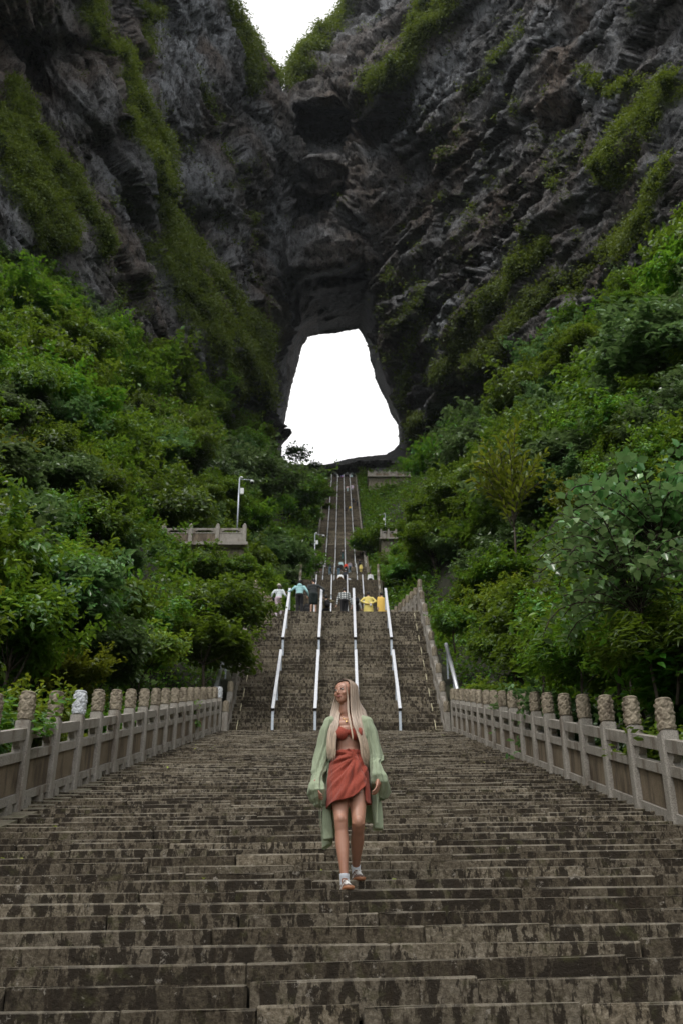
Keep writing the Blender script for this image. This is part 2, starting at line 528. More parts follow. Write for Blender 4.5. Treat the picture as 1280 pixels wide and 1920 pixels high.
def _tps(A, v, lam):
    n = len(A); d = np.linalg.norm(A[:, None] - A[None], axis=2)
    K = np.where(d > 0, d * d * np.log(np.maximum(d, 1e-9)), 0) + lam * np.eye(n)
    Pm = np.hstack([np.ones((n, 1)), A]); L = np.zeros((n + 3, n + 3))
    L[:n, :n] = K; L[:n, n:] = Pm; L[n:, :n] = Pm.T
    return np.linalg.solve(L, np.concatenate([v, np.zeros(3)]))
_A = _C[:, :2] / 500.0
_w = _tps(_A, np.log(_C[:, 2]), 2e-4)
def cliff_y(px, py):
    Q = np.stack([np.ravel(px), np.ravel(py)], 1) / 500.0
    out_ = np.zeros(len(Q))
    for s0 in range(0, len(Q), 20000):
        q = Q[s0:s0 + 20000]
        d = np.linalg.norm(q[:, None] - _A[None], axis=2)
        K = np.where(d > 0, d * d * np.log(np.maximum(d, 1e-9)), 0)
        out_[s0:s0 + 20000] = K @ _w[:len(_A)] + _w[len(_A)] + q @ _w[len(_A) + 1:]
    return np.exp(out_)
GATE = np.array([(528,868),(529,815),(540,760),(547,725),(556,692),(561,672),(566,650),(576,637),(578,632),(600,627),(630,625),(645,621),(672,617),(680,629),(688,645),(692,662),(693,675),(701,695),(702,708),(714,735),(724,752),(731,775),(745,797),(747,812),(747,832),(738,843),(722,852),(700,854),(665,858),(640,863),(622,869),(600,872),(560,871)], float)
NOTCH = np.array([(408,-600),(418,0),(430,14),(445,34),(454,54),(467,74),(481,96),(494,116),(506,132),(518,154),(527,186),(534,160),(537,128),(552,122),(560,104),(588,88),(600,66),(622,54),(644,30),(655,5),(668,-600)], float)
def inside(px, py, poly):
    c = np.zeros(len(px), bool); n = len(poly)
    for i in range(n):
        x1, y1 = poly[i]; x2, y2 = poly[(i + 1) % n]
        if y1 == y2: continue
        k = ((y1 > py) != (y2 > py)) & (px < (x2 - x1) * (py - y1) / (y2 - y1) + x1)
        c ^= k
    return c
def pdist(px, py, poly, closed=True):
    d = np.full(len(px), 1e9); n = len(poly)
    for i in range(n if closed else n - 1):
        a = poly[i]; b = poly[(i + 1) % n]; ab = b - a
        t = np.clip(((px - a[0]) * ab[0] + (py - a[1]) * ab[1]) / max(ab @ ab, 1e-9), 0, 1)
        d = np.minimum(d, np.hypot(px - a[0] - t * ab[0], py - a[1] - t * ab[1]))
    return d
STREAKS = [  # green bands that grow on the rock: centre line and half width
 ([(135,-60),(150,20),(170,70),(205,120),(232,200),(258,270),(272,340),(285,430),(300,520)], 17, 1.0),
 ([(215,-60),(228,30),(236,110)], 9, .8),
 ([(215,230),(250,260),(268,330)], 30, .9),
 ([(285,410),(330,450),(370,510),(405,570),(440,620),(460,680),(470,740)], 26, 1.0),
 ([(300,480),(330,580),(380,650),(430,720)], 42, .8),
 ([(0,205),(20,240),(60,300),(90,350),(110,390),(150,440),(155,480)], 26, 1.0),
 ([(-80,240),(0,290),(40,390),(80,440)], 50, 1.0),
 ([(385,-60),(415,30),(440,110),(448,170)], 16, .9),
 ([(430,-60),(450,40),(490,110),(518,165)], 24, 1.0),
 ([(330,110),(370,180),(400,240)], 6, .7),
 ([(540,140),(570,110),(600,80),(650,10),(660,-80)], 36, 1.0),
 ([(830,-80),(840,20),(822,90),(800,130),(760,165),(715,195)], 22, 1.0),
 ([(880,-60),(870,20),(840,70)], 26, .8),
 ([(1290,180),(1240,225),(1195,260),(1175,330)], 36, .8),
 ([(1290,330),(1250,420),(1200,470)], 34, .9),
 ([(1060,470),(1010,530),(960,580),(910,640),(880,700)], 17, 1.0),
 ([(1120,520),(1050,570),(980,640),(930,700)], 26, .7),
 ([(1140,150),(1180,190),(1240,170)], 12, .6),
 ([(840,560),(800,620),(780,700),(770,770)], 14, .5),
 ([(760,830),(800,800),(850,790),(930,760)], 20, 1.0),
 ([(700,245),(690,260)], 6, .6),
 ([(900,180),(980,120),(1010,60)], 7, .5),
]
def build_cliff():
    st = 2.7
    xs = np.arange(-200, 1480, st); ys = np.arange(-170, 960, st)
    PX, PY = np.meshgrid(xs, ys, indexing='xy')
    px, py = PX.ravel(), PY.ravel()
    Y = cliff_y(px, py)
    dg = pdist(px, py, GATE); ing = inside(px, py, GATE)
    Ybase = Y.copy()
    # the passage: the rock runs back to the far mouth
    def inner(poly):
        p_ = np.array(poly, float); wob = 3.5 * fbm(np.stack([px * .05, py * .05, px * 0 + 5], 1), 3)
        return pdist(px + wob, py + wob, p_) * inside(px + wob, py + wob, p_)
    FRONT = [(474,880),(477,780),(484,700),(518,657),(543,602),(551,550),(563,520),(600,509),(645,500),(684,484),(700,520),(722,562),(738,620),(746,700),(754,790),(757,850),(740,880),(640,892)]
    df = inner(FRONT)
    k = np.where(df > 0, df / np.maximum(df + dg, 1e-6), 0); k[ing] = 1
    Y = Y + (66 * k ** 0.55 + 5 * np.clip(df / 6.0, 0, 1)) * np.clip((880 - py) / 14.0, 0, 1)
    C1 = [(533,222),(560,205),(620,212),(690,200),(698,250),(684,300),(662,322),(606,326),(566,318),(540,300),(530,262)]
    C2 = [(547,352),(575,362),(600,378),(640,366),(668,352),(664,392),(630,420),(606,440),(596,476),(570,498),(548,505),(541,430)]
    e1, e2 = inner(C1), inner(C2)
    Y = Y + 24 * np.clip(e1 / 11.0, 0, 1) ** .7 * np.clip(1.12 - (py - 205) / 150.0, .1, 1) + 11 * np.clip(e2 / 14.0, 0, 1) ** .7 * np.clip(1.2 - (py - 350) / 190.0, .1, 1)
    lips = np.exp(-((py - 338 - 10 * np.sin(px * .04)) / 7) ** 2) * 2.6 + np.exp(-((py - 486 + (px - 560) * .12) / 9) ** 2) * 3.0 + np.exp(-((py - 192 + (px - 600) * .1) / 8) ** 2) * 2.5
    Y = Y - lips * np.clip(1 - np.abs(px - 615) / 85.0, 0, 1) ** .5
    # hollow under the rock lip where the stairs enter
    hol = np.clip(1 - np.maximum(np.abs(px - 640) / 31.0, np.abs(py - 890) / 15.0) ** 6, 0, 1) * (py > 872)
    Y = Y + 22 * hol
    # rim of the sky notch curls away
    dn = pdist(px, py, NOTCH); inn = inside(px, py, NOTCH)
    Y = Y + 16 * np.clip(1 - dn / 26.0, 0, 1) ** 2
    t = np.tan(THETA + np.arctan((960 - py) / FPX))
    D = Y * (CT + t * ST)
    P = np.stack([(px - 640) / FPX * D, Y, Y * t], 1)
    # strata: the two flanks lean towards the gate
    sgn = np.tanh((px - 600) / 90.0)
    ang = np.where(px < 560, math.radians(-64), math.radians(50))
    ang = np.where((px > 530) & (px < 705) & (py < 520), math.radians(6), ang)
    ca, sa = np.cos(ang), np.sin(ang)
    hh = (px - 640) / FPX * 215; vv = (960 - py) / FPX * 215
    al = hh * ca + vv * sa
    ac = -hh * sa + vv * ca
    Q = np.stack([al * 0.30, P[:, 1] * 0.05, ac], 1)
    warp = fbm(P * 0.05, 3) * 7
    Q2 = Q + np.stack([warp * 0.4, warp * 0.2, warp], 1)
    big = fbm(P * np.array([0.045, 0.03, 0.03]) + 3, 3)
    w2 = np.stack([fbm(P * 0.11 + 11, 3), fbm(P * 0.11 + 21, 3), fbm(P * 0.11 + 41, 3)], 1)
    Qa = np.stack([al * 0.24, P[:, 1] * 0.05, ac], 1) + w2 * 2.2
    Qb = np.stack([al * 0.26, P[:, 1] * 0.06, ac], 1) + w2 * 1.3
    strat = fbm(np.stack([al * 0.07, P[:, 1] * 0.02, ac * .62], 1) + w2 * .35, 4, ridge=True)
    c1, k1 = cells(Qa / 11.0, 1); c2, k2 = cells(Qb / 4.6 + 7, 2); c3, k3 = cells(Qb / 1.9 + 17, 3)
    r1 = fbm(Q2 * 0.085, 4, ridge=True)
    r2 = fbm(Qb * 0.45 + 9, 3, ridge=True)
    led = fbm(Q2 * np.array([0.5, 0.5, 1.0]) * 0.22 + 31, 3)
    led = np.round(led * 6) / 6 * 0.6 + led * 0.4
    jag = fbm(P * 0.5 + 5, 4, ridge=True)
    jag2 = fbm(P * 1.3 + 15, 3, ridge=True)
    gul = fbm(np.stack([al * .16, P[:, 1] * .02, ac], 1) * 0.11 + w2 * .12 + 71, 3, ridge=True)
    amp = np.clip(Y / 200.0, 0.5, 1.2)
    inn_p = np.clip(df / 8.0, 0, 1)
    central = np.clip(1 - np.abs(px - 615) / 95.0, 0, 1) * (py < 520)
    ny_, nx_ = PX.shape
    Db = Ybase * (CT + t * ST)
    G = np.stack([(px - 640) / FPX * Db, Ybase, Ybase * t], 1).reshape(ny_, nx_, 3)
    du = np.gradient(G, axis=1); dv = np.gradient(G, axis=0)
    Nm = np.cross(dv, du); Nm /= np.linalg.norm(Nm, axis=2)[..., None]
    Nm = Nm.reshape(-1, 3)
    flip = np.sum(Nm * P, 1) > 0; Nm[flip] *= -1
    disp = ((big * 4.0 + c1 * 4.2) * (1 - .85 * central) + c2 * 2.3 * (1 - .4 * central) + c3 * 1.35 + gul * 3.6 + r1 * .8 + r2 * .45 + led * (0.6 + 2.5 * central) + strat * (1.5 + .8 * central) + jag * 0.55 + jag2 * .3
            - (1 - k1) * 1.0 - (1 - k2) * .7 - (1 - k3) * .28) * amp * (1 - 0.35 * inn_p) * (1 - .8 * hol)
    disp = disp * np.clip(dn / 22.0, .12, 1) * np.where(py < 872, np.where(df > 0, np.clip(dg / 30.0, .06, 1), np.clip(dg / 100.0, .08, 1)), 1)
    disp = disp * (1 - .94 * np.exp(-((px - 645) / 160) ** 4 - ((py - 885) / 45) ** 4))
    P = P + Nm * disp[:, None]
    P0 = P
    # vegetation mask
    moss = np.zeros(len(px))
    nz = fbm(P * 0.12 + 50, 3); nf = fbm(P * 0.5 + 80, 3)
    for line, w, s in STREAKS:
        d = pdist(px, py, np.array(line, float), False)
        moss = np.maximum(moss, s * np.clip(1.45 - d / (w * .72 * (1.0 + 0.9 * nz)), 0, 1))
    moss = moss * np.clip(dg / 40.0 - .2, 0, 1)
    moss = moss * np.clip(0.75 + 1.3 * nf, 0, 1.2)
    slope_patch = np.clip((nf + 0.7 * nz - 0.36) * 3.2, 0, 0.6) * np.clip((py - 80) / 300, 0.25, 1)
    moss = np.maximum(moss, slope_patch * (1 - inn_p)) * (1 - inn_p)
    moss[(px > 470) & (px < 760) & (py > 180) & (py < 800)] *= 0.12
    P = P0 + Nm * (1.5 * np.clip(moss, 0, 1) * (0.5 + nf))[:, None]
    # warm rock in places
    warm = np.clip(fbm(P * 0.035 + 7, 3) * 1.8 + 0.25 + 0.35 * np.exp(-((px - 860) / 170) ** 2 - ((py - 430) / 210) ** 2) + 0.45 * np.exp(-((px - 455) / 40) ** 2 - ((py - 520) / 110) ** 2), 0, 1)
    pale = np.clip(fbm(Q2 * 0.12 + 60, 4) * 2.2 - 0.12 + 0.9 * np.exp(-((px - 315) / 75) ** 2 - ((py - 80) / 120) ** 2) + .35 * np.exp(-((px - 60) / 80) ** 2 - ((py - 80) / 150) ** 2) + 0.30 * np.exp(-((px - 800) / 160) ** 2 - ((py - 160) / 130) ** 2), 0, 1)
    smooth_wall = ((pdist(px, py, np.array([(505, 590), (500, 670)], float), False) < 32) & inside(px, py, np.array([(480,575),(552,548),(545,600),(520,655),(484,692),(478,640)], float))).astype(float)
    jg = fbm(np.stack([px * 0.07, py * 0.07, px * 0], 1), 3) * 2.2
    hole = (inside(px + jg, py + jg, GATE)) | inside(px + jg * 1.6, py + jg, NOTCH)
    nx, ny = len(xs), len(ys)
    idx = np.arange(nx * ny).reshape(ny, nx)
    F = np.stack([idx[:-1, :-1], idx[1:, :-1], idx[1:, 1:], idx[:-1, 1:]], -1).reshape(-1, 4)
    F = F[~hole[F].any(1)]
    used = np.unique(F)
    hm = hole.reshape(ny, nx); nb = np.zeros_like(hm)
    nb[1:] |= hm[:-1]; nb[:-1] |= hm[1:]; nb[:, 1:] |= hm[:, :-1]; nb[:, :-1] |= hm[:, 1:]
    nb[1:, 1:] |= hm[:-1, :-1]; nb[:-1, :-1] |= hm[1:, 1:]; nb[1:, :-1] |= hm[:-1, 1:]; nb[:-1, 1:] |= hm[1:, :-1]
    rim = np.where(nb.ravel() & ~hole)[0]
    for poly in (GATE, NOTCH):
        sel = rim[pdist(px[rim], py[rim], poly) < 9]
        bx, by, bd = px[sel].copy(), py[sel].copy(), np.full(len(sel), 1e9)
        for q in range(len(poly)):
            a_ = poly[q]; ab = poly[(q + 1) % len(poly)] - a_
            tt = np.clip(((px[sel] - a_[0]) * ab[0] + (py[sel] - a_[1]) * ab[1]) / max(ab @ ab, 1e-9), 0, 1)
            cx_, cy_ = a_[0] + tt * ab[0], a_[1] + tt * ab[1]; dd = np.hypot(px[sel] - cx_, py[sel] - cy_)
            m_ = dd < bd; bx[m_], by[m_], bd[m_] = cx_[m_], cy_[m_], dd[m_]
        wob = fbm(np.stack([bx * .16, by * .16, bx * 0], 1), 3) * 2.4
        bx = bx + wob * (1 if poly is GATE else 3.0); by = by + wob * .5
        tq = np.tan(THETA + np.arctan((960 - by) / FPX)); yq = P[sel, 1]; dq = yq * (CT + tq * ST)
        P[sel] = np.stack([(bx - 640) / FPX * dq, yq, yq * tq], 1)
    mp = -np.ones(nx * ny, int); mp[used] = np.arange(len(used))
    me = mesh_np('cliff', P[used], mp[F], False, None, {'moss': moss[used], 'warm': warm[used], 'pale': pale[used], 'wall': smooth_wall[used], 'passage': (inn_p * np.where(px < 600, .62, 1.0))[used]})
    return me, P, moss, px, py, hole, (nx, ny)
def cliff_material():
    m, t, b = new_mat('dark_limestone')
    P = mapping(t, (1, 1, 1))
    a = lambda n: (lambda x: (setattr(x, 'attribute_name', n), x.outputs['Fac'])[1])(N(t, 'ShaderNodeAttribute'))
    n1 = noise(t, P, 0.14, 8, 0.66, 0.3)
    n2 = noise(t, mapping(t, (1.0, 1.0, 0.45)), 0.7, 6, 0.7, 0.4)
    n3 = noise(t, P, 2.0, 6, 0.78)
    grey = ramp(t, n1, [(0.32, (0.055, 0.054, 0.055)), (0.5, (0.185, 0.188, 0.197)), (0.68, (0.43, 0.45, 0.485))])
    warmc = ramp(t, n2, [(0.3, (0.080, 0.060, 0.048)), (0.55, (0.23, 0.175, 0.14)), (0.8, (0.38, 0.30, 0.24))])
    c = mix(t, math_(t, 'MULTIPLY', a('warm'), 0.9), grey, warmc)
    palec = ramp(t, n2, [(0.38, (0.13, 0.132, 0.14)), (0.52, (0.36, 0.385, 0.42)), (0.7, (0.66, 0.70, 0.76))])
    c = mix(t, math_(t, 'MULTIPLY', a('pale'), 1.0), c, palec)
    # dark seepage and cracks
    c = mix(t, ramp(t, n2, [(0.38, (0.85, 0.85, 0.85)), (0.5, (0, 0, 0))]), c, (0.022, 0.021, 0.021))
    c = mix(t, math_(t, 'MULTIPLY', ramp(t, n3, [(0.52, (0, 0, 0)), (0.62, (1, 1, 1))]), 0.5), c, (0.36, 0.355, 0.36))
    c = mix(t, ramp(t, n3, [(0.36, (.8, .8, .8)), (0.46, (0, 0, 0))]), c, (0.02, 0.018, 0.017))
    c = mix(t, math_(t, 'MULTIPLY', a('passage'), 0.85), c, ramp(t, n2, [(0.3, (0.010, 0.012, 0.012)), (0.7, (0.036, 0.038, 0.037))]))  # vault shade put into the colour: near-black over the passage rock
    c = mix(t, math_(t, 'MULTIPLY', a('wall'), 0.85), c, ramp(t, n3, [(0.3, (0.16, 0.15, 0.13)), (0.7, (0.27, 0.26, 0.235))]))
    mo = math_(t, 'MULTIPLY', math_(t, 'ADD', a('moss'), math_(t, 'MULTIPLY', math_(t, 'SUBTRACT', n3, 0.5), 0.9)), 1.7, True)
    c = mix(t, mo, c, ramp(t, n2, [(0.3, (0.025, 0.044, 0.007)), (0.7, (0.075, 0.115, 0.016))]))
    t.links.new(c, b.inputs['Base Color'])
    b.inputs['Roughness'].default_value = 0.85; b.inputs['Specular IOR Level'].default_value = 0.12
    h = math_(t, 'ADD', math_(t, 'MULTIPLY', n2, 1.6), math_(t, 'MULTIPLY', n3, 0.35))
    bump(t, b, h, 1.0, 2.4)
    return m
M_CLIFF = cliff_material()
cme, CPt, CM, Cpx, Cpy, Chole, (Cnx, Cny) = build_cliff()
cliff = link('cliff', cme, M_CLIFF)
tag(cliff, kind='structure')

# ---- leaf geometry in bulk
def leaves_np(C, Nn, size, rng, aspect=0.5, fold=0.18, shape='rhomb'):
    "one folded leaf of 2 triangles per centre C with normal Nn"
    n = len(C)
    Nn = Nn / np.maximum(np.linalg.norm(Nn, axis=1)[:, None], 1e-6)
    r = rng.normal(size=(n, 3))
    T = r - Nn * np.sum(r * Nn, 1)[:, None]; T /= np.maximum(np.linalg.norm(T, axis=1)[:, None], 1e-6)
    B = np.cross(Nn, T)
    s = (np.asarray(size) * np.ones(n))[:, None]
    if shape == 'rhomb':
        a = C - T * s * .5; b = C + B * s * aspect * .5 + Nn * s * fold * .5; c = C + T * s * .5 - Nn * s * .12; d = C - B * s * aspect * .5 + Nn * s * fold * .5
        V = np.stack([a, b, c, d], 1).reshape(-1, 3)
        i = np.arange(n)[:, None] * 4
        F = np.concatenate([np.hstack([i, i + 1, i + 2]), np.hstack([i, i + 2, i + 3])])
        return V, F, 4
    # fuller leaf: 6 points, 4 triangles
    a = C - T * s * .5
    b1 = C + B * s * aspect * .5 - T * s * .12 + Nn * s * fold * .5; b2 = C + B * s * aspect * .33 + T * s * .22 + Nn * s * fold * .3
    c = C + T * s * .55 - Nn * s * .1
    d2 = C - B * s * aspect * .33 + T * s * .22 + Nn * s * fold * .3; d1 = C - B * s * aspect * .5 - T * s * .12 + Nn * s * fold * .5
    V = np.stack([a, b1, b2, c, d2, d1], 1).reshape(-1, 3)
    i = np.arange(n)[:, None] * 6
    F = np.concatenate([np.hstack([i, i + 1, i + 2]), np.hstack([i, i + 2, i + 3]), np.hstack([i, i + 3, i + 4]), np.hstack([i, i + 4, i + 5])])
    return V, F, 6

def cliff_shrubs():
    rng = np.random.RandomState(3)
    ok = (~Chole) & (Cpx > -40) & (Cpx < 1320) & (Cpy > -60) & (Cpy < 930)
    p = np.clip(CM, 0, 1) ** 1.5 * ok
    n_t = 25000
    i = rng.choice(len(p), n_t, p=p / p.sum())
    base = CPt[i]; sc = base[:, 1] / 200.0
    k = 12
    C = np.repeat(base, k, 0); s = np.repeat(sc, k)
    off = rng.normal(size=(len(C), 3)) * np.array([1, .8, .8]) * (0.95 * s)[:, None]
    C = C + off + np.array([0, -0.8, 0.5]) * s[:, None]
    Nn = off * 0.6 + np.array([0, -0.5, 1.0]) + rng.normal(size=C.shape) * 0.6
    size = (0.34 + 0.5 * rng.rand(len(C))) * s
    V, F, kk = leaves_np(C, Nn, size, rng, 0.7)
    tint = np.clip(0.35 + 0.5 * np.repeat(fbm(base * 0.08, 2), k) + 0.25 * rng.rand(len(C)), 0, 1)
    me = mesh_np('cliff_shrubs', V, F, False, M_MOSS, {'tint': np.repeat(tint, kk)})
    o = link('cliff_vegetation', me)
    tag(o, 'grass and low shrubs growing in bands on the rock face', 'vegetation', kind='stuff')
cliff_shrubs()

# ------------------------------------------------------------------ damp air in the gorge
def haze():
    b = MB(); b.box((0, 130, 245), (330, 240, 253.5))
    m = bpy.data.materials.new('damp_air'); m.use_nodes = True; t = m.node_tree; t.nodes.clear()
    o = N(t, 'ShaderNodeOutputMaterial'); v = N(t, 'ShaderNodeVolumePrincipled')
    v.inputs['Color'].default_value = (.86, .93, 1.0, 1); v.inputs['Density'].default_value = 0.00005; v.inputs['Anisotropy'].default_value = 0.0
    t.links.new(v.outputs[0], o.inputs['Volume'])
    h = b.obj('haze', m); tag(h, 'thin damp air that veils the far rocks', 'haze', kind='stuff')
haze()
# ------------------------------------------------------------------ stairs: every tread is laid from separate stones
def stone_mesh(name, seed):
    "unit stone: x 0..1 (length), y 0..1 (depth, front at 0), z -1..0 ; worn front edge; 22 faces"
    r = random.Random(seed)
    prof = [(0.0, -1.0), (0.0, -0.07), (0.005, -0.018), (0.018, 0.0), (1.0, 0.0), (1.0, -1.0)]
    xs = [0.0, 0.012, 0.34, 0.67, 0.988, 1.0]
    v, f = [], []
    for i, x in enumerate(xs):
        e = 1 if i in (0, 5) else 0
        for j, (y, z) in enumerate(prof):
            jy = 0.012 * e if j in (0, 1, 2) else 0
            jz = -0.02 * e if j in (2, 3, 4) else 0
            w = (r.random() - .5) * 0.022
            v.append((x, y + jy + (w if j in (1, 2) else 0), z + jz + (w * 1.6 if j in (2, 3) else 0)))
    n = len(prof)
    for i in range(5):
        for j in range(n):
            a, b = i * n + j, i * n + (j + 1) % n
            f.append((a, b, b + n, a + n))
    f.append(tuple(range(n))[::-1]); f.append(tuple(range(5 * n, 6 * n)))
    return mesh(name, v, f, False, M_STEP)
STONES = [stone_mesh('step_stone', i) for i in range(6)]
def tilt(y): return 0.020 * max(0.0, 1 - y / 26.0)
def flight(y0, z0, y1, z1, n, hw, label, n_single, lmin, lmax, seed, xc=XC, side_ext=0.35):
    root = empty('stairs', (xc, y0, z0)); tag(root, label, 'stairs', kind='structure')
    root['category'] = 'stairs'
    r = random.Random(seed)
    t, h = (y1 - y0) / n, (z1 - z0) / n
    singles, rest = 0, MB()
    for k in range(n):
        y, z = y0 + k * t, z0 + (k + 1) * h
        x = -hw - side_ext - r.random() * lmax * 0.6
        while x < hw + side_ext:
            L = lmin + r.random() * (lmax - lmin)
            if r.random() < 0.12: L *= 0.45
            xe = min(x + L, hw + side_ext); xs_ = max(x, -hw - side_ext)
            if xe - xs_ > 0.06:
                gap = 0.003 + r.random() ** 3 * 0.028
                jy = r.gauss(0, 0.010); jz = r.gauss(0, 0.006); rz = r.gauss(0, 0.004); ry = r.gauss(0, 0.004)
                zz = z + jz + tilt(y) * (xs_ + 0.0)
                vis = True
                if n_single and singles < n_single and y > 5.0 - 0 and not (y < 14 and abs((xs_ + xe) / 2) > (y * 0.33 + 1.2)):
                    me = r.choice(STONES)
                    o = bpy.data.objects.new('step_stone', me); COL.objects.link(o)
                    o.parent = root
                    o.location = (xs_, y + jy - y0, zz - z0)
                    o.scale = (xe - xs_ - gap, t + 0.10, h + 0.04)
                    o.rotation_euler = (0, ry - tilt(y), rz)
                    singles += 1
                else:
                    me = STONES[0 if n > 60 and y > 60 else r.randrange(6)]
                    sx, sy, sz = xe - xs_ - gap, t + 0.10, h + 0.04
                    if y < 60 or n_single:
                        vv = [(xs_ + v.co.x * sx, y - y0 + jy + v.co.y * sy, zz - z0 + v.co.z * sz + tilt(y) * v.co.x * sx) for v in me.vertices]
                        rest.add(vv, [tuple(p.vertices) for p in me.polygons])
                    else:
                        vv = [(xs_ + a * sx, y - y0 + jy + b * sy, zz - z0 + c * sz) for a, b, c in ((0, 0, -1), (0, 0, 0), (0, 1, 0), (0, 1, -1), (1, 0, -1), (1, 0, 0), (1, 1, 0), (1, 1, -1))]
                        rest.add(vv, [(0, 1, 5, 4), (1, 2, 6, 5), (0, 3, 2, 1), (4, 5, 6, 7)])
            x += L
    if rest.v:
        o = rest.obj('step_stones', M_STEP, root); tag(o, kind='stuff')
    # solid masonry under the treads
    b = MB(); w = hw + side_ext - 0.02
    b.add([(-w, 0.12, -3), (w, 0.12, -3), (w, y1 - y0 + .1, -3 + z1 - z0), (-w, y1 - y0 + .1, -3 + z1 - z0),
           (-w, 0.12, -0.12), (w, 0.12, -0.12), (w, y1 - y0 + .1, z1 - z0 - 0.12), (-w, y1 - y0 + .1, z1 - z0 - 0.12)],
          [(0, 3, 2, 1), (4, 5, 6, 7), (0, 1, 5, 4), (1, 2, 6, 5), (2, 3, 7, 6), (3, 0, 4, 7)])
    b.obj('bedding', M_KERB, root)
    return root
F1N = 90
flight(-1.2, zs(-1.2), 35.9, 11.81, F1N, 3.58, 'wide worn stone steps of the lowest flight, on which the woman in green walks', 300, 0.75, 1.75, 1)
flight(36.9, 11.81, 46.6, 20.95, 42, 3.48, 'steep stone flight behind the woman, divided by four steel handrails', 296, 0.7, 1.25, 2)
flight(69.5, 20.95, 90.2, 43.7, 104, 3.2, 'dark steep stone flight rising behind the people in yellow raincoats', 0, 0.8, 1.3, 3)
flight(102.7, 43.7, 128.8, 64.2, 108, 3.2, 'dark stone flight where a person in a red top climbs', 0, 0.9, 1.4, 4)
n4, seg = 9, 91.3 / 9
for i in range(9):
    ya, za = 133.1 + i * seg, 64.2 + i * 70.4 / 9
    flight(ya, za, ya + seg - 0.7, za + 70.4 / 9, 42, 3.2, None, 0, 1.0, 1.6, 10 + i)
    s_ = [o for o in COL.objects if o.name.startswith('stairs') and o.parent is None][-1]
    s_['label'] = ['lowest', 'second', 'third', 'fourth', 'middle', 'sixth', 'seventh', 'eighth', 'topmost'][i] + ' stretch of the long straight stone flight climbing to the rock gate'
def landing(y0, y1, z, hw):
    b = MB(); b.box((XC, (y0 + y1) / 2, z - 0.32), (hw, (y1 - y0) / 2, 0.3))
    b.add([(XC - hw, y0, z - 0.02), (XC + hw, y0, z - 0.02), (XC + hw, y1, z - 0.02), (XC - hw, y1, z - 0.02)], [(0, 1, 2, 3)]) if False else None
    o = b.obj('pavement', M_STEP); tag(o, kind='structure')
landing(35.95, 36.95, 11.80, 4.3); landing(46.75, 69.6, 20.94, 4.2); landing(90.3, 102.8, 43.69, 3.9); landing(128.9, 133.2, 64.19, 3.9)
for i in range(9): landing(133.1 + (i + 1) * seg - 0.65, 133.1 + (i + 1) * seg + 0.03, 64.2 + (i + 1) * 70.4 / 9 - 0.02, 3.4)
landing(224.5, 262, 134.58, 9)

# ------------------------------------------------------------------ carved stone balustrades
def capital_mesh():
    "round carved post head covered with scroll clouds"
    n, m = 44, 26; H, R0 = 0.375, 0.084
    sc = []
    r = random.Random(5)
    for row, z in enumerate((0.055, 0.135, 0.215, 0.295)):
        for k in range(5):
            sc.append(((k + 0.5 * (row % 2)) / 5 * 2 * math.pi, z, 1 if (k + row) % 2 else -1))
    v, f = [], []
    for j in range(m + 1):
        z = H * j / m
        for i in range(n):
            a = 2 * math.pi * i / n
            R = R0 + 0.006 * math.cos((z / H - .5) * 3)
            hgt = 0
            for (ca, cz, s) in sc:
                da = (a - ca + math.pi) % (2 * math.pi) - math.pi
                dx, dz = da * R0, z - cz
                d = math.hypot(dx, dz * 1.15)
                if d < 0.066:
                    ph = d / 0.066
                    spiral = math.cos(ph * 10.5 + s * math.atan2(dz, dx))
                    hgt = max(hgt, (1 - ph ** 3) * (0.022 + 0.014 * spiral))
            if z < 0.02 or z > H - 0.022: hgt = 0.016
            R += hgt - 0.004
            if j == m: R *= 0.93
            v.append((R * math.cos(a), R * math.sin(a), z))
    for j in range(m):
        for i in range(n):
            a, b = j * n + i, j * n + (i + 1) % n
            f.append((a, b, b + n, a + n))
    f.append(tuple(range(n))[::-1]); 
    v.append((0, 0, H + 0.018)); top = len(v) - 1; e = m * n
    f += [(e + i, e + (i + 1) % n, top) for i in range(n)]
    return mesh('capital', v, f, True, M_CAP)
CAPM = capital_mesh()
CAPW = CAPM.copy(); CAPW.materials.clear(); CAPW.materials.append(M_CAPW)
def post_mesh(h):
    b = MB(); b.box((0, 0, (h - 0.5) / 2), (0.10, 0.10, (h + 0.5) / 2), ch=0.018)
    b.box((0, 0, h + 0.012), (0.075, 0.075, 0.014), ch=0.03)
    me = b.mesh('post', False, M_GRAN)
    return me
POSTM = post_mesh(1.13)
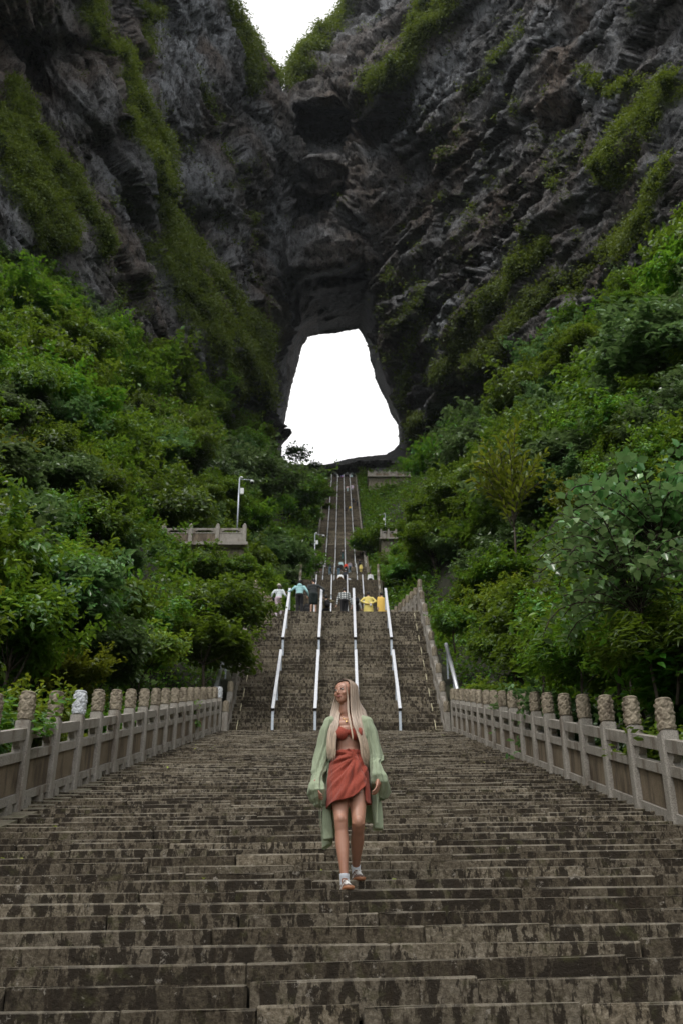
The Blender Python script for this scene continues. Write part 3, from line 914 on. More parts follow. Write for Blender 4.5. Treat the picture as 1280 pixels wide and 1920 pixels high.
def balustrade(x, y0, y1, bays, zf, label, x1=None, white=(), white_dy=None, group=None, simple_=False, inner=1, brackets=False):
    "posts with carved heads, two rails and a framed panel in every bay; zf(y) gives the base height"
    x1 = x if x1 is None else x1
    root = empty('balustrade', (x, y0, zf(y0))); tag(root, label, 'balustrade', group)
    O = Vector((x, y0, zf(y0)))
    dy = (y1 - y0) / bays; dx = (x1 - x) / bays
    def P(i, up, off=0.0):
        y = y0 + dy * i
        return Vector((x + dx * i + off, y, zf(y) + up)) - O
    run = Vector((dx, dy, 0)).length
    dirv = Vector((dx, dy, 0)).normalized(); perp = Vector((-dirv.y, dirv.x, 0))
    cache = {}
    def bar_obj(nm, a, b, w, h, m, parent=root):
        # identical bars in different bays share their mesh
        key = (nm, round((b - a).x, 3), round((b - a).y, 3), round((b - a).z, 3))
        if key not in cache: cache[key] = MB().shear_bar((0, 0, 0), b - a, w, h).mesh(nm, False, m)
        return link(nm, cache[key], None, parent, a)
    for i in range(bays + 1):
        r_ = random.Random(i * 7 + int(x * 10))
        p = link('post', POSTM, None, root, P(i, 0) + Vector((0, 0, 0)))
        p.rotation_euler = (r_.gauss(0, .006), r_.gauss(0, .006), math.atan2(dx, dy) * -1)
        c = link('capital', CAPW if i in white else CAPM, None, p, (0, 0, 1.155))
        c.rotation_euler = (0, 0, r_.random() * 6.28)
        if i in white: c['label'] = 'pale new replacement capital'
        if i == bays: break
        q = 0.102 / run
        bar_obj('top_rail', P(i, 0) * (1 - q) + P(i + 1, 0) * q + Vector((0, 0, .99)), P(i, 0) * q + P(i + 1, 0) * (1 - q) + Vector((0, 0, .99)), 0.13, 0.15, M_GRAN)
        A = P(i, 0) * (1 - q) + P(i + 1, 0) * q; B = P(i, 0) * q + P(i + 1, 0) * (1 - q)
        up = lambda z: Vector((0, 0, z))
        bar_obj('frame', A + up(.70), B + up(.70), 0.12, 0.12, M_GRAN)
        bar_obj('bottom_rail', A + up(.17), B + up(.17), 0.12, 0.11, M_GRAN)
        bar_obj('panel', A + up(.4325), B + up(.4325), 0.06, 0.40, M_PANEL)
        # scroll brackets between the panel frame and the handrail
        for s, E in ((1, A), (-1, B)):
            w = (B - A) * (0.10 / run) * s
            key = ('bracket', s)
            if key not in cache:
                bb = MB()
                sl = (B - A) / run
                o1 = [(0, .76), (0.15, .76), (0.13, .80), (0.20, .85), (0.24, .915), (0, .915)]
                vv = []
                for side in (-.045, .045):
                    for (l, z) in o1: vv.append(sl * (l * s) + perp * side + up(z))
                n = 6
                bb.add(vv, [tuple(range(n)), tuple(range(n, 2 * n))[::-1]] + [(k, k + n, (k + 1) % n + n, (k + 1) % n) for k in range(n)])
                cache[key] = bb.mesh('bracket', False, M_GRAN)
            link('bracket', cache[key], None, root, E)
        for s in (0.25, 0.75):
            c0 = A * (1 - s) + B * s
            link('foot_block', cache.setdefault('fb', MB().box((0, 0, 0.0), (0.07, 0.11, 0.12)).mesh('foot_block', False, M_GRAN)), None, root, c0 + up(0.02))
    # kerb the balustrade stands on
    b = MB()
    w = 0.24
    for i in range(bays):
        b2 = MB().shear_bar((0, 0, 0), P(i + 1, 0) - P(i, 0), 0.62, 0.30)
        bar = cache.setdefault(('kerb', round((P(i + 1, 0) - P(i, 0)).z, 3)), b2.mesh('kerb_stone', False, M_KERB))
        link('kerb_stone', bar, None, root, P(i, -0.15))
    return root
def base1(y): return zs(y) + 0.14
PY1 = [0]
LX, RX = XC - 3.87, XC + 3.87
lb = balustrade(LX, 6.2 - 0.35, 35.95, 22, lambda y: float(-1.76 + .378 * y + 0.10), 'carved stone balustrade along the left edge of the lowest flight', white=(8, 22))
rb = balustrade(RX, 6.0 - 0.4, 35.95, 22, lambda y: float(-1.76 + .378 * y + 0.04), 'carved stone balustrade along the right edge of the lowest flight')
b2 = lambda y: 11.85 + 0.942 * (y - 36.9) + 0.05
lb2 = balustrade(XC - 3.72, 36.7, 46.7, 8, b2, 'steep carved stone balustrade left of the second flight, half hidden by leaves')
rb2 = balustrade(XC + 3.72, 36.7, 46.7, 8, b2, 'steep carved stone balustrade right of the second flight')
z3 = lambda y: 21.0
balustrade(XC + 3.72, 46.9, 50.6, 9, z3, 'carved stone balustrade turning inward on the landing beside the yellow raincoats', x1=XC + 2.3)
balustrade(XC - 3.72, 46.9, 50.6, 9, z3, 'carved stone balustrade on the landing beside the girl in pink trousers', x1=XC - 2.3)
b3 = lambda y: float(np.interp(y, [69.5, 90.2, 102.7], [21.0, 43.75, 43.75])) 
for s, nm in ((-1, 'left'), (1, 'right')):
    balustrade(XC + s * 3.4, 80.0, 90.2, 8, b3, 'weathered stone balustrade along the %s side of the dark flight behind the raincoats' % nm)
    balustrade(XC + s * 3.4, 116.0, 128.8, 10, lambda y: float(43.8 + (y - 102.7) * 20.5 / 26.1), 'weathered stone balustrade along the %s side of the flight with the climber in red' % nm)
    # plain parapet far up, too small to tell its posts apart
    for i in range(9):
        b = MB(); ya, za = 133.1 + i * seg, 64.2 + i * 70.4 / 9; yb, zb = ya + seg, za + 70.4 / 9
        b.shear_bar((0, 0, .35), (0, yb - ya, zb - za + .35), 0.22, 0.6)
        for k in range(9):
            b.box((0, (yb - ya) * (k + .5) / 9, (zb - za) * (k + .5) / 9 + .62), (.10, .10, .64), ch=.03)
        b.shear_bar((0, 0, 1.0), (0, yb - ya, zb - za + 1.0), 0.14, 0.14)
        o = b.obj('parapet', M_GRAN, None, False, (XC + s * 3.45, ya, za))
        tag(o, ('%s stretch of the grey parapet on the %s side of the long upper flight' % (['lowest', 'second', 'third', 'fourth', 'middle', 'sixth', 'seventh', 'eighth', 'topmost'][i], nm)), 'parapet', 'parapets of the upper flight')

# pale strips painted for light in the gaps under the second flight's balustrades
for s, nm in ((-1, 'left'), (1, 'right')):
    for k in range(9):
        y = 37.5 + k * 1.03
        b = MB().shear_bar((0, 0, 0), (0, 0.42, 0.42 * .942), 0.012, 0.12)
        o = b.obj('lit_gap_strip', M_LITGAP, None, False, (XC + s * (3.72 - 0.33), y, b2(y) + 0.10))
        tag(o, 'pale strip imitating lit gap at the foot of the %s balustrade of the second flight' % nm, 'lit gap strip', 'lit gap strips along the %s balustrade' % nm)

# ------------------------------------------------------------------ steel handrails between the lanes
def handrail(x, ya, yb, zf, label, h=0.9, w=0.105, posts=3, low=True, group=None):
    root = empty('handrail', (x, ya, zf(ya))); tag(root, label, 'handrail', group)
    O = Vector((x, ya, zf(ya)))
    A = Vector((x, ya, zf(ya) + h)) - O; B = Vector((x, yb, zf(yb) + h)) - O
    MB().bar(A, B, w, 0.075).obj('top_rail', M_RAILM, root)
    d = (B - A).normalized()
    if low:
        MB().tube([A - d * 0 + Vector((0, .12, -.33)), B + Vector((0, -.12, -.33))], 0.025, 8).obj('lower_rail', M_POSTM, root)
        for P_, s in ((A, -1), (B, 1)):
            MB().bar(P_ + d * s * 0.001, P_ + d * s * 0.03, w + 0.012, 0.088).obj('end_cap', M_BLACKM, root)
    for i in range(posts):
        t = (i + 0.02) / (posts - 1 + 0.04) if posts > 1 else .5
        y = (B.y) * t + (0.04 if i == 0 else -0.04 if i == posts - 1 else 0)
        z = d.z / d.y * y + h if d.y else h
        MB().box((0, y, z / 1 - h / 2 - 0.03 - 0.05), (0.042, 0.042, h / 2 + 0.05)).obj('post', M_POSTM, root)
    return root
LANES = [-2.17, -0.72, 0.73, 2.18]
LN = ['leftmost', 'second', 'third', 'rightmost']
f2 = lambda y: 11.85 + 0.942 * (y - 36.9)
for x, nm in zip(LANES, LN):
    handrail(XC + x, 37.40, 41.5, f2, '%s white steel handrail on the lower half of the flight behind the woman' % nm, group='lower handrails of the second flight')
    handrail(XC + x, 42.5, 47.2, f2, '%s white steel handrail on the upper half of the flight behind the woman' % nm, group='upper handrails of the second flight')
f3 = lambda y: float(np.interp(y, [69.5, 90.2], [20.95, 43.7]))
f3b = lambda y: float(np.interp(y, [102.7, 128.8], [43.7, 64.2]))
for x, nm in zip(LANES, LN):
    x *= 0.93
    for j, (a, b) in enumerate(((80.5, 86.0), (86.6, 90.9))):
        handrail(XC + x, a, b, f3, '%s handrail, %s piece, on the dark flight behind the raincoats' % (nm, ['lower', 'upper'][j]), w=.09, low=False, group='handrails of the third flight')
    for j, (a, b) in enumerate(((116, 122.0), (122.7, 129.4))):
        handrail(XC + x, a, b, f3b, '%s handrail, %s piece, on the flight with the climber in red' % (nm, ['lower', 'upper'][j]), w=.10, low=False, group='handrails of the fourth flight')
    for i in range(9):
        ya, za = 133.1 + i * seg, 64.2 + i * 70.4 / 9
        sl = 70.4 / 9 / (seg - .7)
        fu = lambda y, ya=ya, za=za, sl=sl: za + (y - ya) * sl
        handrail(XC + x, ya + .3, ya + seg * .46, fu, '%s rail of the long upper flight, stretch %s' % (nm, 'below'), w=.15 if i > 6 else .12, low=False, posts=2, group='handrails of the long upper flight')
        handrail(XC + x, ya + seg * .52, ya + seg - 1.0, fu, '%s rail of the long upper flight, stretch %s' % (nm, 'below'), w=.15 if i > 6 else .12, low=False, posts=2, group='handrails of the long upper flight')
for o in COL.objects:
    if o.get('group') == 'handrails of the long upper flight':
        o['label'] = 'white handrail segment on the long straight flight below the rock gate'
# tube rail on the outer side of the second flight balustrades
for s, nm in ((-1, 'left'), (1, 'right')):
    a = 37.0; b = 41.3
    root = empty('outer_pipe_rail', (XC + s * 4.25, a, f2(a))); tag(root, 'pale pipe rail outside the %s balustrade of the second flight' % nm, 'pipe rail')
    MB().tube([(0, 0, 1.25), (0, 2.1, 1.25 + 2.1 * .942), (0, 4.3, 1.25 + 4.3 * .942)], 0.075, 10).obj('pipe', M_RAILM, root, True)
    for k in range(3): MB().box((0, .15 + k * 2.0, .55 + (.15 + k * 2.0) * .942), (.03, .03, .65)).obj('post', M_POSTM, root)
# ------------------------------------------------------------------ trees and shrubs
def crown_mesh(name, seed, R, H, nc, nl, leaf, mat, flat=0.42, asp=0.5, shape='rhomb', droop=0.0, open_=0.0):
    rng = np.random.RandomState(seed)
    # sprays: flattened clumps through the crown, denser on the outside
    u = rng.normal(size=(nc, 3)); u /= np.linalg.norm(u, axis=1)[:, None]
    u[:, 2] = np.where(u[:, 2] < -0.25, -u[:, 2] * .6, u[:, 2])
    rad = rng.rand(nc) ** 0.45
    cc = u * rad[:, None] * np.array([R, R, H * .5]) * 0.82
    lump = 1 + 0.35 * rng.normal(size=(nc, 1)) * 0.6
    cc *= lump
    rc = R * (0.17 + 0.26 * rng.rand(nc) ** 1.5) * (1 - open_ * .3)
    w = rc ** 2; w /= w.sum()
    ci = rng.choice(nc, nl, p=w)
    d = rng.normal(size=(nl, 3)); d /= np.linalg.norm(d, axis=1)[:, None]
    rr = rng.rand(nl) ** 0.40
    off = d * rr[:, None] * rc[ci][:, None]
    off[:, 2] *= flat
    # outward reaching spray: bend the ends down
    hr = np.hypot(off[:, 0], off[:, 1])
    off[:, 2] -= droop * hr ** 2 / np.maximum(rc[ci], .01)
    C = cc[ci] + off
    # shoots that stick out of the crown and break its outline
    ns = int(nc * .9); si = rng.choice(nc, ns); sd = u[si] + rng.normal(size=(ns, 3)) * .45 + np.array([0, 0, .35]); sd /= np.linalg.norm(sd, axis=1)[:, None]
    m = int(nl * .16); sj = rng.choice(ns, m); tt = rng.rand(m)
    C[:m] = cc[si][sj] + sd[sj] * (rc[si][sj] * .7 + R * .34 * tt * (0.5 + rng.rand(ns)[sj]))[:, None] + rng.normal(size=(m, 3)) * leaf * .55
    C[:m, 2] -= R * .10 * tt ** 2
    Nn = np.array([0, 0, 1.0]) + 0.55 * d * np.array([1, 1, .5]) + 0.35 * u[ci] + rng.normal(size=(nl, 3)) * 0.42
    size = leaf * (0.55 + 0.8 * rng.rand(nl))
    V, F, k = leaves_np(C, Nn, size, rng, asp, shape=shape)
    tint = 0.30 * rng.rand(nl) + 0.35 * rng.rand(nc)[ci] + 0.20 * (rr > .8) * rng.rand(nl)
    tint += 0.35 * (rng.rand(nl) < .05)
    return mesh_np(name, V, F, False, mat, {'tint': np.repeat(np.clip(tint, 0, 1), k)}), cc
def trunk_mesh(name, seed, R, H, cc, thick, base):
    r = random.Random(seed); b = MB()
    top = Vector((r.uniform(-.2, .2) * R, r.uniform(-.2, .2) * R, H * 0.2))
    root = Vector((0, 0, -base))
    mid = (root + top) / 2 + Vector((r.uniform(-.12, .12) * R, r.uniform(-.12, .12) * R, 0))
    pts = [root, root * .6 + mid * .4, mid, mid * .5 + top * .5, top]
    b.tube(pts, [thick, thick * .8, thick * .6, thick * .42, thick * .18], 7)
    for c in cc[:14]:
        c = Vector(c); t = r.choice([1, 2, 3, 3])
        s = pts[t]; m = (s + c) / 2 + Vector((0, 0, -0.10 * R))
        b.tube([s, m, c], [thick * .33, thick * .2, thick * .06], 5)
    return b.mesh(name, True, M_BARK)
KINDS = {}
def kind(key, seeds, R, H, nc, nl, leaf, mat, base, thick, **kw):
    L = []
    for s in seeds:
        cm, cc = crown_mesh('crown', s, R, H, nc, nl, leaf, mat, **kw)
        tm = trunk_mesh('trunk', s, R, H, cc, thick, base)
        L.append((cm, tm))
    KINDS[key] = (L, R, H, base)
kind('near', (11, 12, 13), 1.7, 2.6, 46, 6500, 0.185, M_LEAF, 1.8, .07, asp=.5, shape='full', droop=.25, flat=.6)
kind('nearc', (14, 15), 1.7, 2.4, 38, 5200, 0.215, M_LEAFC, 1.8, .07, asp=.6, shape='full', droop=.25, flat=.55)
kind('neary', (16,), 1.4, 2.4, 40, 5600, 0.165, M_LEAFY, 1.6, .05, asp=.45, shape='full')
kind('mid', (21, 22), 3.0, 4.2, 64, 11500, 0.29, M_LEAF, 2.3, .13, flat=.55, droop=.25, shape='full')
kind('midl', (23, 26, 27), 3.2, 4.6, 46, 11500, 0.28, M_LEAF, 2.8, .15, flat=.36, droop=.3)
kind('midc', (24, 25), 3.0, 4.0, 50, 10500, 0.31, M_LEAFC, 2.4, .13, flat=.42, droop=.3, shape='full')
kind('far', (31, 32, 33), 4.2, 6.0, 70, 11500, 0.42, M_LEAF, 3.1, .18, flat=.5, droop=.15)
kind('farl', (35, 36), 4.4, 6.4, 44, 10500, 0.42, M_LEAF, 3.4, .18, flat=.36, droop=.25)
kind('farc', (34,), 4.2, 6.0, 60, 11000, 0.42, M_LEAFC, 3.1, .18, flat=.5, droop=.1)

def put_tree(name, key, loc, sc, rz, label, cat, group, rng, tiltv=0.0):
    L, R, H, base = KINDS[key]
    cm, tm = L[rng.randrange(len(L))]
    root = empty(name, loc, rz)
    root.scale = (sc * rng.uniform(.9, 1.15), sc * rng.uniform(.9, 1.15), sc * rng.uniform(.85, 1.2))
    root.rotation_euler = (rng.gauss(0, .07), tiltv + rng.gauss(0, .07), rz)
    tag(root, label, cat, group)
    c = link('crown', cm, None, root, (0, 0, base)); t = link('trunk', tm, None, root, (0, 0, base))
    return root
def plant_side(side):
    rng = random.Random(77 + side)
    nm = 'left' if side < 0 else 'right'
    pts = []
    zones = [  # y0, y1, spacing, d max, keys, name, what, extra
        (10, 46, 2.35, 17, ['near', 'near', 'nearc', 'neary'], 'shrub', 'shrub'),
        (46, 104, 4.9, 36, ['mid', 'midl', 'midl', 'midc'], 'broadleaf_tree', 'tree'),
        (104, 232, 7.4, 44, ['far', 'farl', 'far', 'farc'], 'slope_tree', 'tree')]
    cnt = 0
    for zi, (y0, y1, sp, dm, keys, name, cat) in enumerate(zones):
        yy = y0; row = 0
        while yy < y1:
            d = (0.9 if zi == 0 else 1.6 if zi == 1 else 2.6) + (sp * .5 if row % 2 else 0)
            first = True
            while d < dm:
                y = yy + rng.uniform(-.35, .35) * sp; dd = max(0.9 if zi == 0 else 1.5, d + rng.uniform(-.3, .3) * sp)
                x, _, z = hill_pt(side, y, dd); x, z = float(x), float(z)
                L, R, H, base = KINDS[keys[0]]
                sc = (rng.uniform(.8, 1.15) if zi == 0 else rng.choice((.75, .9, 1.0, 1.15, 1.45))) * (0.62 if (dd < R * 1.0) else 1.0)
                cx, cy, D = proj(x, y, z + base * sc)
                rpx = FPX * R * sc / D
                d += sp
                if not (-rpx * 1.2 < cx < 1280 + rpx * 1.2 and cy < 1560 + rpx): continue
                cyv = float(cliff_y(np.array([np.clip(cx, -250, 1530)]), np.array([np.clip(cy, -400, 960)]))[0])
                if y > cyv + 6 : continue
                if 470 < cx < 800 and cy - rpx * .6 < (872 if cx < 745 else 850) and cx + rpx > 535: continue
                lim = np.interp(cx, [640, 745, 800, 860, 960, 1000, 1100, 1200, 1280], [880, 858, 835, 790, 740, 610, 560, 500, 420]) if side > 0 else np.interp(cx, [0, 100, 200, 300, 350, 420, 480, 525, 640], [440, 500, 580, 630, 690, 730, 795, 860, 885])
                if cy - rpx * .85 < lim: continue
                if zi == 1 and y < 62 and dd < 3.4: continue
                if y < 62 and cx + rpx > 300 and cx - rpx < 468 and cy - rpx < 1022 and cy + rpx > 960: continue
                if 36 < y < 46 and dd < 1.8: continue
                if y < 206 and y > 90 and cx + rpx > 685 and cx - rpx * .8 < 768 and cy - rpx < 920 and side > 0 and cy + rpx > 880: continue
                if y < 49 and abs(cx - 965) < 50 + rpx * .8 and cy - rpx < 950: continue
                key = rng.choice(keys)
                px_, py_, _ = proj(x, y, z)
                tone = {'c': 'bluish green', 'y': 'yellow green', 'l': 'layered green'}.get(key[-1], 'bushy green') if key not in ('near', 'mid', 'far') else 'bushy green'
                size = 'large ' if sc > 1.2 else 'small ' if sc < .8 else ''
                vert = ['just above the balustrade', 'below the terrace', 'level with the mast', 'level with the stair head', 'level with the gate', 'high under the cliff'][int(np.digitize(-cy, [-1200, -1040, -900, -780, -640]))]
                u_ = abs(cx - 640)
                lat = ['beside the stairs, %s' % nm, 'a little %s of the stairs' % nm, 'midway %s' % nm, 'near the %s edge' % nm][int(np.digitize(u_, [150, 290, 460]))]
                lab = '%s%s %s %s, %s' % (size, tone, cat, vert, lat)
                if len(lab.split()) > 16: lab = '%s %s %s, %s' % (tone, cat, vert, lat)
                g = lab
                put_tree(name, key, (x, y, z - .1), sc, rng.uniform(0, 6.28), lab, cat, g, rng, tiltv=-side * 0.18)
                cnt += 1
            yy += sp * 0.9; row += 1
    print('trees', nm, cnt)
plant_side(-1); plant_side(1)

def undergrowth():
    rng = np.random.RandomState(9)
    Cs, S_ = [], []
    for side in (-1, 1):
        for (ya, yb, dm, n, s) in ((8, 46, 16, 8000, .17), (46, 104, 34, 9000, .32), (104, 236, 40, 10000, .5)):
            y = rng.uniform(ya, yb, n); d = rng.uniform(0.55, dm, n) ** 1.0
            d = np.where(rng.rand(n) < .25, rng.uniform(.5, 4, n), d)
            x, y, z = hill_pt(side, y, d)
            c = np.stack([x, y, z + .1 * s], 1)
            k = 6
            cr = np.repeat(c, k, 0) + rng.normal(size=(n * k, 3)) * np.array([1.5, 1.5, 1.2]) * s
            cr[:, 2] += s * .8
            Cs.append(cr); S_.append(np.full(n * k, s))
    C = np.concatenate(Cs); s = np.concatenate(S_) * (0.7 + .7 * rng.rand(len(C)) if False else 1)
    keep = np.abs(C[:, 0] - XC) > np.interp(C[:, 1], [0, 46, 52, 300], [4.25, 4.25, 3.8, 3.8])
    C = C[keep]; s = s[keep]
    V, F, k = leaves_np(C, np.array([0, 0, 1.0]) + rng.normal(size=C.shape) * .7, s * (0.6 + .8 * rng.rand(len(C))), rng, .5)
    me = mesh_np('undergrowth', V, F, False, M_LEAF, {'tint': np.repeat(rng.rand(len(C)) * .7, k)})
    tag(link('undergrowth', me), 'low leafy undergrowth covering the banks between the trees', 'undergrowth', kind='stuff')
undergrowth()
# ------------------------------------------------------------------ people
def skin_material(name, col, dark=0.75):
    m, t, b = new_mat(name)
    n = noise(t, mapping(t, (1, 1, 1)), 14, 3)
    t.links.new(ramp(t, n, [(0.3, tuple(c * dark for c in col)), (0.7, col)]), b.inputs['Base Color'])
    b.inputs['Roughness'].default_value = 0.45
    b.inputs['Subsurface Weight'].default_value = 0.12
    b.inputs['Subsurface Radius'].default_value = (0.02, 0.008, 0.004)
    b.inputs['Subsurface Scale'].default_value = 0.5
    return m
def cloth(name, col, rough=0.85, scale=60, var=.12, weave=True):
    m, t, b = new_mat(name)
    v = mapping(t, (1, 1, 1))
    n = noise(t, v, scale, 4, 0.6); n2 = noise(t, v, 5, 3)
    c = ramp(t, n, [(0.3, tuple(x * (1 - var) for x in col)), (0.7, tuple(min(1, x * (1 + var)) for x in col))])
    c = mix(t, 0.35, c, ramp(t, n2, [(0.3, tuple(x * .75 for x in col)), (0.7, tuple(min(1, x * 1.15) for x in col))]))
    t.links.new(c, b.inputs['Base Color'])
    b.inputs['Roughness'].default_value = rough
    b.inputs['Sheen Weight'].default_value = 0.15
    b.inputs['Specular IOR Level'].default_value = 0.2
    if weave: bump(t, b, n, 0.35, 0.004)
    return m
_cl = {}
def C_(name, *col):
    if name not in _cl: _cl[name] = cloth(name, col)
    return _cl[name]
SKIN_A = skin_material('light_skin', (0.50, 0.30, 0.21))
HAIR_K = simple('black_hair', (0.012, 0.010, 0.009), 0.5, 0, .3, 60)
def plaid():
    m, t, b = new_mat('plaid_cloth')
    s = N(t, 'ShaderNodeSeparateXYZ'); t.links.new(N(t, 'ShaderNodeTexCoord').outputs['Object'], s.inputs[0])
    f = lambda o, k: math_(t, 'GREATER_THAN', math_(t, 'FRACT', math_(t, 'MULTIPLY', o, k)), 0.5)
    k = math_(t, 'MULTIPLY', math_(t, 'ADD', f(s.outputs[0], 9), f(s.outputs[2], 9)), 0.5)
    t.links.new(ramp(t, k, [(0.0, (0.6, 0.62, 0.62)), (0.5, (0.16, 0.18, 0.18)), (1.0, (0.03, 0.035, 0.035))], 'CONSTANT'), b.inputs['Base Color'])
    b.inputs['Roughness'].default_value = 0.9
    return m
M_PLAID = plaid()

def hand_geo(b, wrist, dirv, palm_n, s=1.0, curl=0.5, side=1):
    "palm and five unequal curled fingers; dirv wrist->fingers, palm_n out of the palm"
    d = Vector(dirv).normalized(); n = Vector(palm_n); n = (n - d * n.dot(d)).normalized(); w = d.cross(n)
    W = Vector(wrist)
    b.capsule(W - d * .02 * s, W + d * .035 * s, .024 * s, .027 * s, 8)
    for k in range(4):
        o = w * (k - 1.5) * .019 * s
        b.capsule(W + d * .02 * s + o * .7, W + d * .078 * s + o, .015 * s, .011 * s, 8)
        L = (.068, .078, .072, .056)[k] * s
        p = W + d * .078 * s + o; dd = d.copy()
        for j, q in enumerate((.42, .33, .25)):
            dd = (dd * math.cos(curl * (.5 + .4 * j)) + n * math.sin(curl * (.5 + .4 * j))).normalized()
            p2 = p + dd * L * q
            b.capsule(p, p2, (.0088 - .0008 * j) * s, (.0082 - .0008 * j) * s, 7)
            p = p2
    p = W + d * .02 * s - w * .022 * s * side
    p2 = p + (d * .6 - w * .75 * side + n * .25).normalized() * .038 * s
    p3 = p2 + (d * .85 - w * .25 * side + n * .4).normalized() * .032 * s
    b.capsule(p, p2, .013 * s, .010 * s, 8); b.capsule(p2, p3, .010 * s, .008 * s, 8)

_hb = MB(); hand_geo(_hb, (0, 0, 0), (0, 0, -1), (0, 1, 0), 1.0, .5)
HANDM = _hb.mesh('hand', True, SKIN_A)
def person(loc, h=1.7, yaw=0.0, top=('grey_cloth', .3, .3, .3), bot=('black_trousers', .015, .015, .017), lean=0.05, sit=False, legs=((0.0, 0.0), (0.0, 0.0)),
           arms=((-.27, 0, .80), (.27, 0, .80)), elbows=(None, None), hair='short', label='', group=None, shorts=False, sleeves=True, head_turn=0, hat=None, bag=None,
           shoe=('white_shoe', .7, .7, .7), coat=False, topmat=None, vox=.03, hood=False, umbrella=None, wide=1.0):
    root = empty('person', loc, yaw); tag(root, label, 'person', group)
    k = h / 1.72
    hipz = (0.52 if sit else 0.93)
    def up(x, y, z):   # upper body point, leaning forward (+y) about the hips
        z -= hipz
        return Vector((x * wide, y + math.sin(lean) * z, hipz + math.cos(lean) * z)) * k
    shz = hipz + .50
    head = up(0, .02 + .03 * (lean > .2), hipz + .70)
    sk, tp, bt = MB(), MB(), MB()
    R = Matrix.Rotation(head_turn, 3, 'Z') @ Matrix.Rotation(-lean * .3, 3, 'X')
    sk.ellipsoid(head, (.074 * k, .092 * k, .112 * k), R)
    sk.ellipsoid(head + R @ Vector((0, .035, -.045)) * k, (.055 * k, .06 * k, .065 * k), R)
    sk.capsule(head + R @ Vector((0, .088, -.005)) * k, head + R @ Vector((0, .105, -.03)) * k, .010 * k, .014 * k, 6)
    for s in (-1, 1): sk.ellipsoid(head + R @ Vector((s * .075, 0, -.01)) * k, (.012 * k, .022 * k, .03 * k), R, 8, 6)
    sk.capsule(up(0, 0, shz), head, .055 * k, .05 * k)
    # torso
    for (z, rx, ry) in ((0, .15, .11), (.12, .145, .10), (.25, .155, .105), (.38, .17, .11)):
        sk.ellipsoid(up(0, 0, hipz + z), (rx * .9 * k, ry * .9 * k, .12 * k))
        e = .03 if coat else .015
        tp.ellipsoid(up(0, 0, hipz + z + .02), ((rx + e) * k * wide, (ry + e + .01) * k, .13 * k))
    tp.ellipsoid(up(0, 0, hipz + .43), (.20 * k * wide, .11 * k, .075 * k))
    for i, s in enumerate((-1, 1)):
        sh = up(s * .185, 0, shz - .04)
        hd = up(arms[i][0], arms[i][1], arms[i][2] - .93 + hipz)
        if elbows[i] is not None: el = up(elbows[i][0], elbows[i][1], elbows[i][2] - .93 + hipz)
        else:
            mid = (sh + hd) / 2; ex = max(0, (.27 * k) ** 2 - ((sh - hd).length / 2) ** 2) ** .5
            el = mid + Vector((s * .6, -.6, -.3)).normalized() * ex
        sk.capsule(sh, el, .042 * k, .036 * k); sk.capsule(el, hd, .034 * k, .024 * k)
        tp.capsule(sh, el, .062 * k, .055 * k)
        if sleeves: tp.capsule(el, hd - (hd - el) * .06, .054 * k, .045 * k)
        hnd = link('hand', HANDM, None, root, hd)
        hnd.rotation_euler = (hd - el).normalized().to_track_quat('-Z', 'Y').to_euler(); hnd.scale = (k, k, k)
        # legs: (forward, lift) of the foot
        fw, lift = legs[i]
        hp = Vector((s * .09, 0, hipz)) * k
        an = Vector((s * .10, fw, .07 + lift)) * k
        if sit:
            kn = Vector((s * .16, .40, .50 + lift)) * k; an = Vector((s * .14, .34, .07 + lift)) * k
        else:
            mid = (hp + an) / 2; ex = max(0, (.435 * k) ** 2 - ((hp - an).length / 2) ** 2) ** .5
            kn = mid + Vector((0, 1, .15)).normalized() * ex
        sk.capsule(hp, kn, .078 * k, .055 * k); sk.capsule(kn, an, .054 * k, .038 * k)
        sk.ellipsoid(kn + (an - kn) * .3 + Vector((0, -.012, 0)), (.052 * k, .056 * k, .11 * k))
        sk.capsule(an - Vector((0, .03, .03)) * k, an + Vector((0, .11, -.045)) * k, .036 * k, .03 * k, 8)
        if shorts:
            bt.capsule(hp, hp * .15 + kn * .85, .115 * k, .105 * k)
        else:
            bt.capsule(hp, kn, .10 * k, .082 * k); bt.capsule(kn, an + Vector((0, 0, .03)), .08 * k, .072 * k)
        sb = MB(); sb.capsule(an + Vector((0, -.045, -.025)) * k, an + Vector((0, .15, -.032)) * k, .048 * k, .042 * k, 8)
        sb.box(an + Vector((0, .05, -.058)) * k, (.045 * k, .135 * k, .012 * k))
        link('shoe', sb.mesh('shoe', True), C_(*shoe), root)
    bt.ellipsoid(Vector((0, 0, hipz + .02)) * k, (.175 * k * wide, .135 * k, .13 * k))
    if coat:   # loose knee-length raincoat
        tp.loft([(0, 0, z * k, rx * k, ry * k) for z, rx, ry in ((hipz - .42, .27, .19), (hipz - .2, .25, .18), (hipz + .05, .22, .165), (hipz + .25, .20, .15), (hipz + .45, .17, .12))], 16)
    link('body', remesh(sk, 'body', vox * k * .85, 2, SKIN_A), None, root)
    link('jacket' if sleeves else 'shirt', remesh(tp, 'jacket', vox * k, 2, topmat or C_(*top)), None, root)
    link('shorts' if shorts else 'trousers', remesh(bt, 'trousers', vox * k, 2, C_(*bot)), None, root)
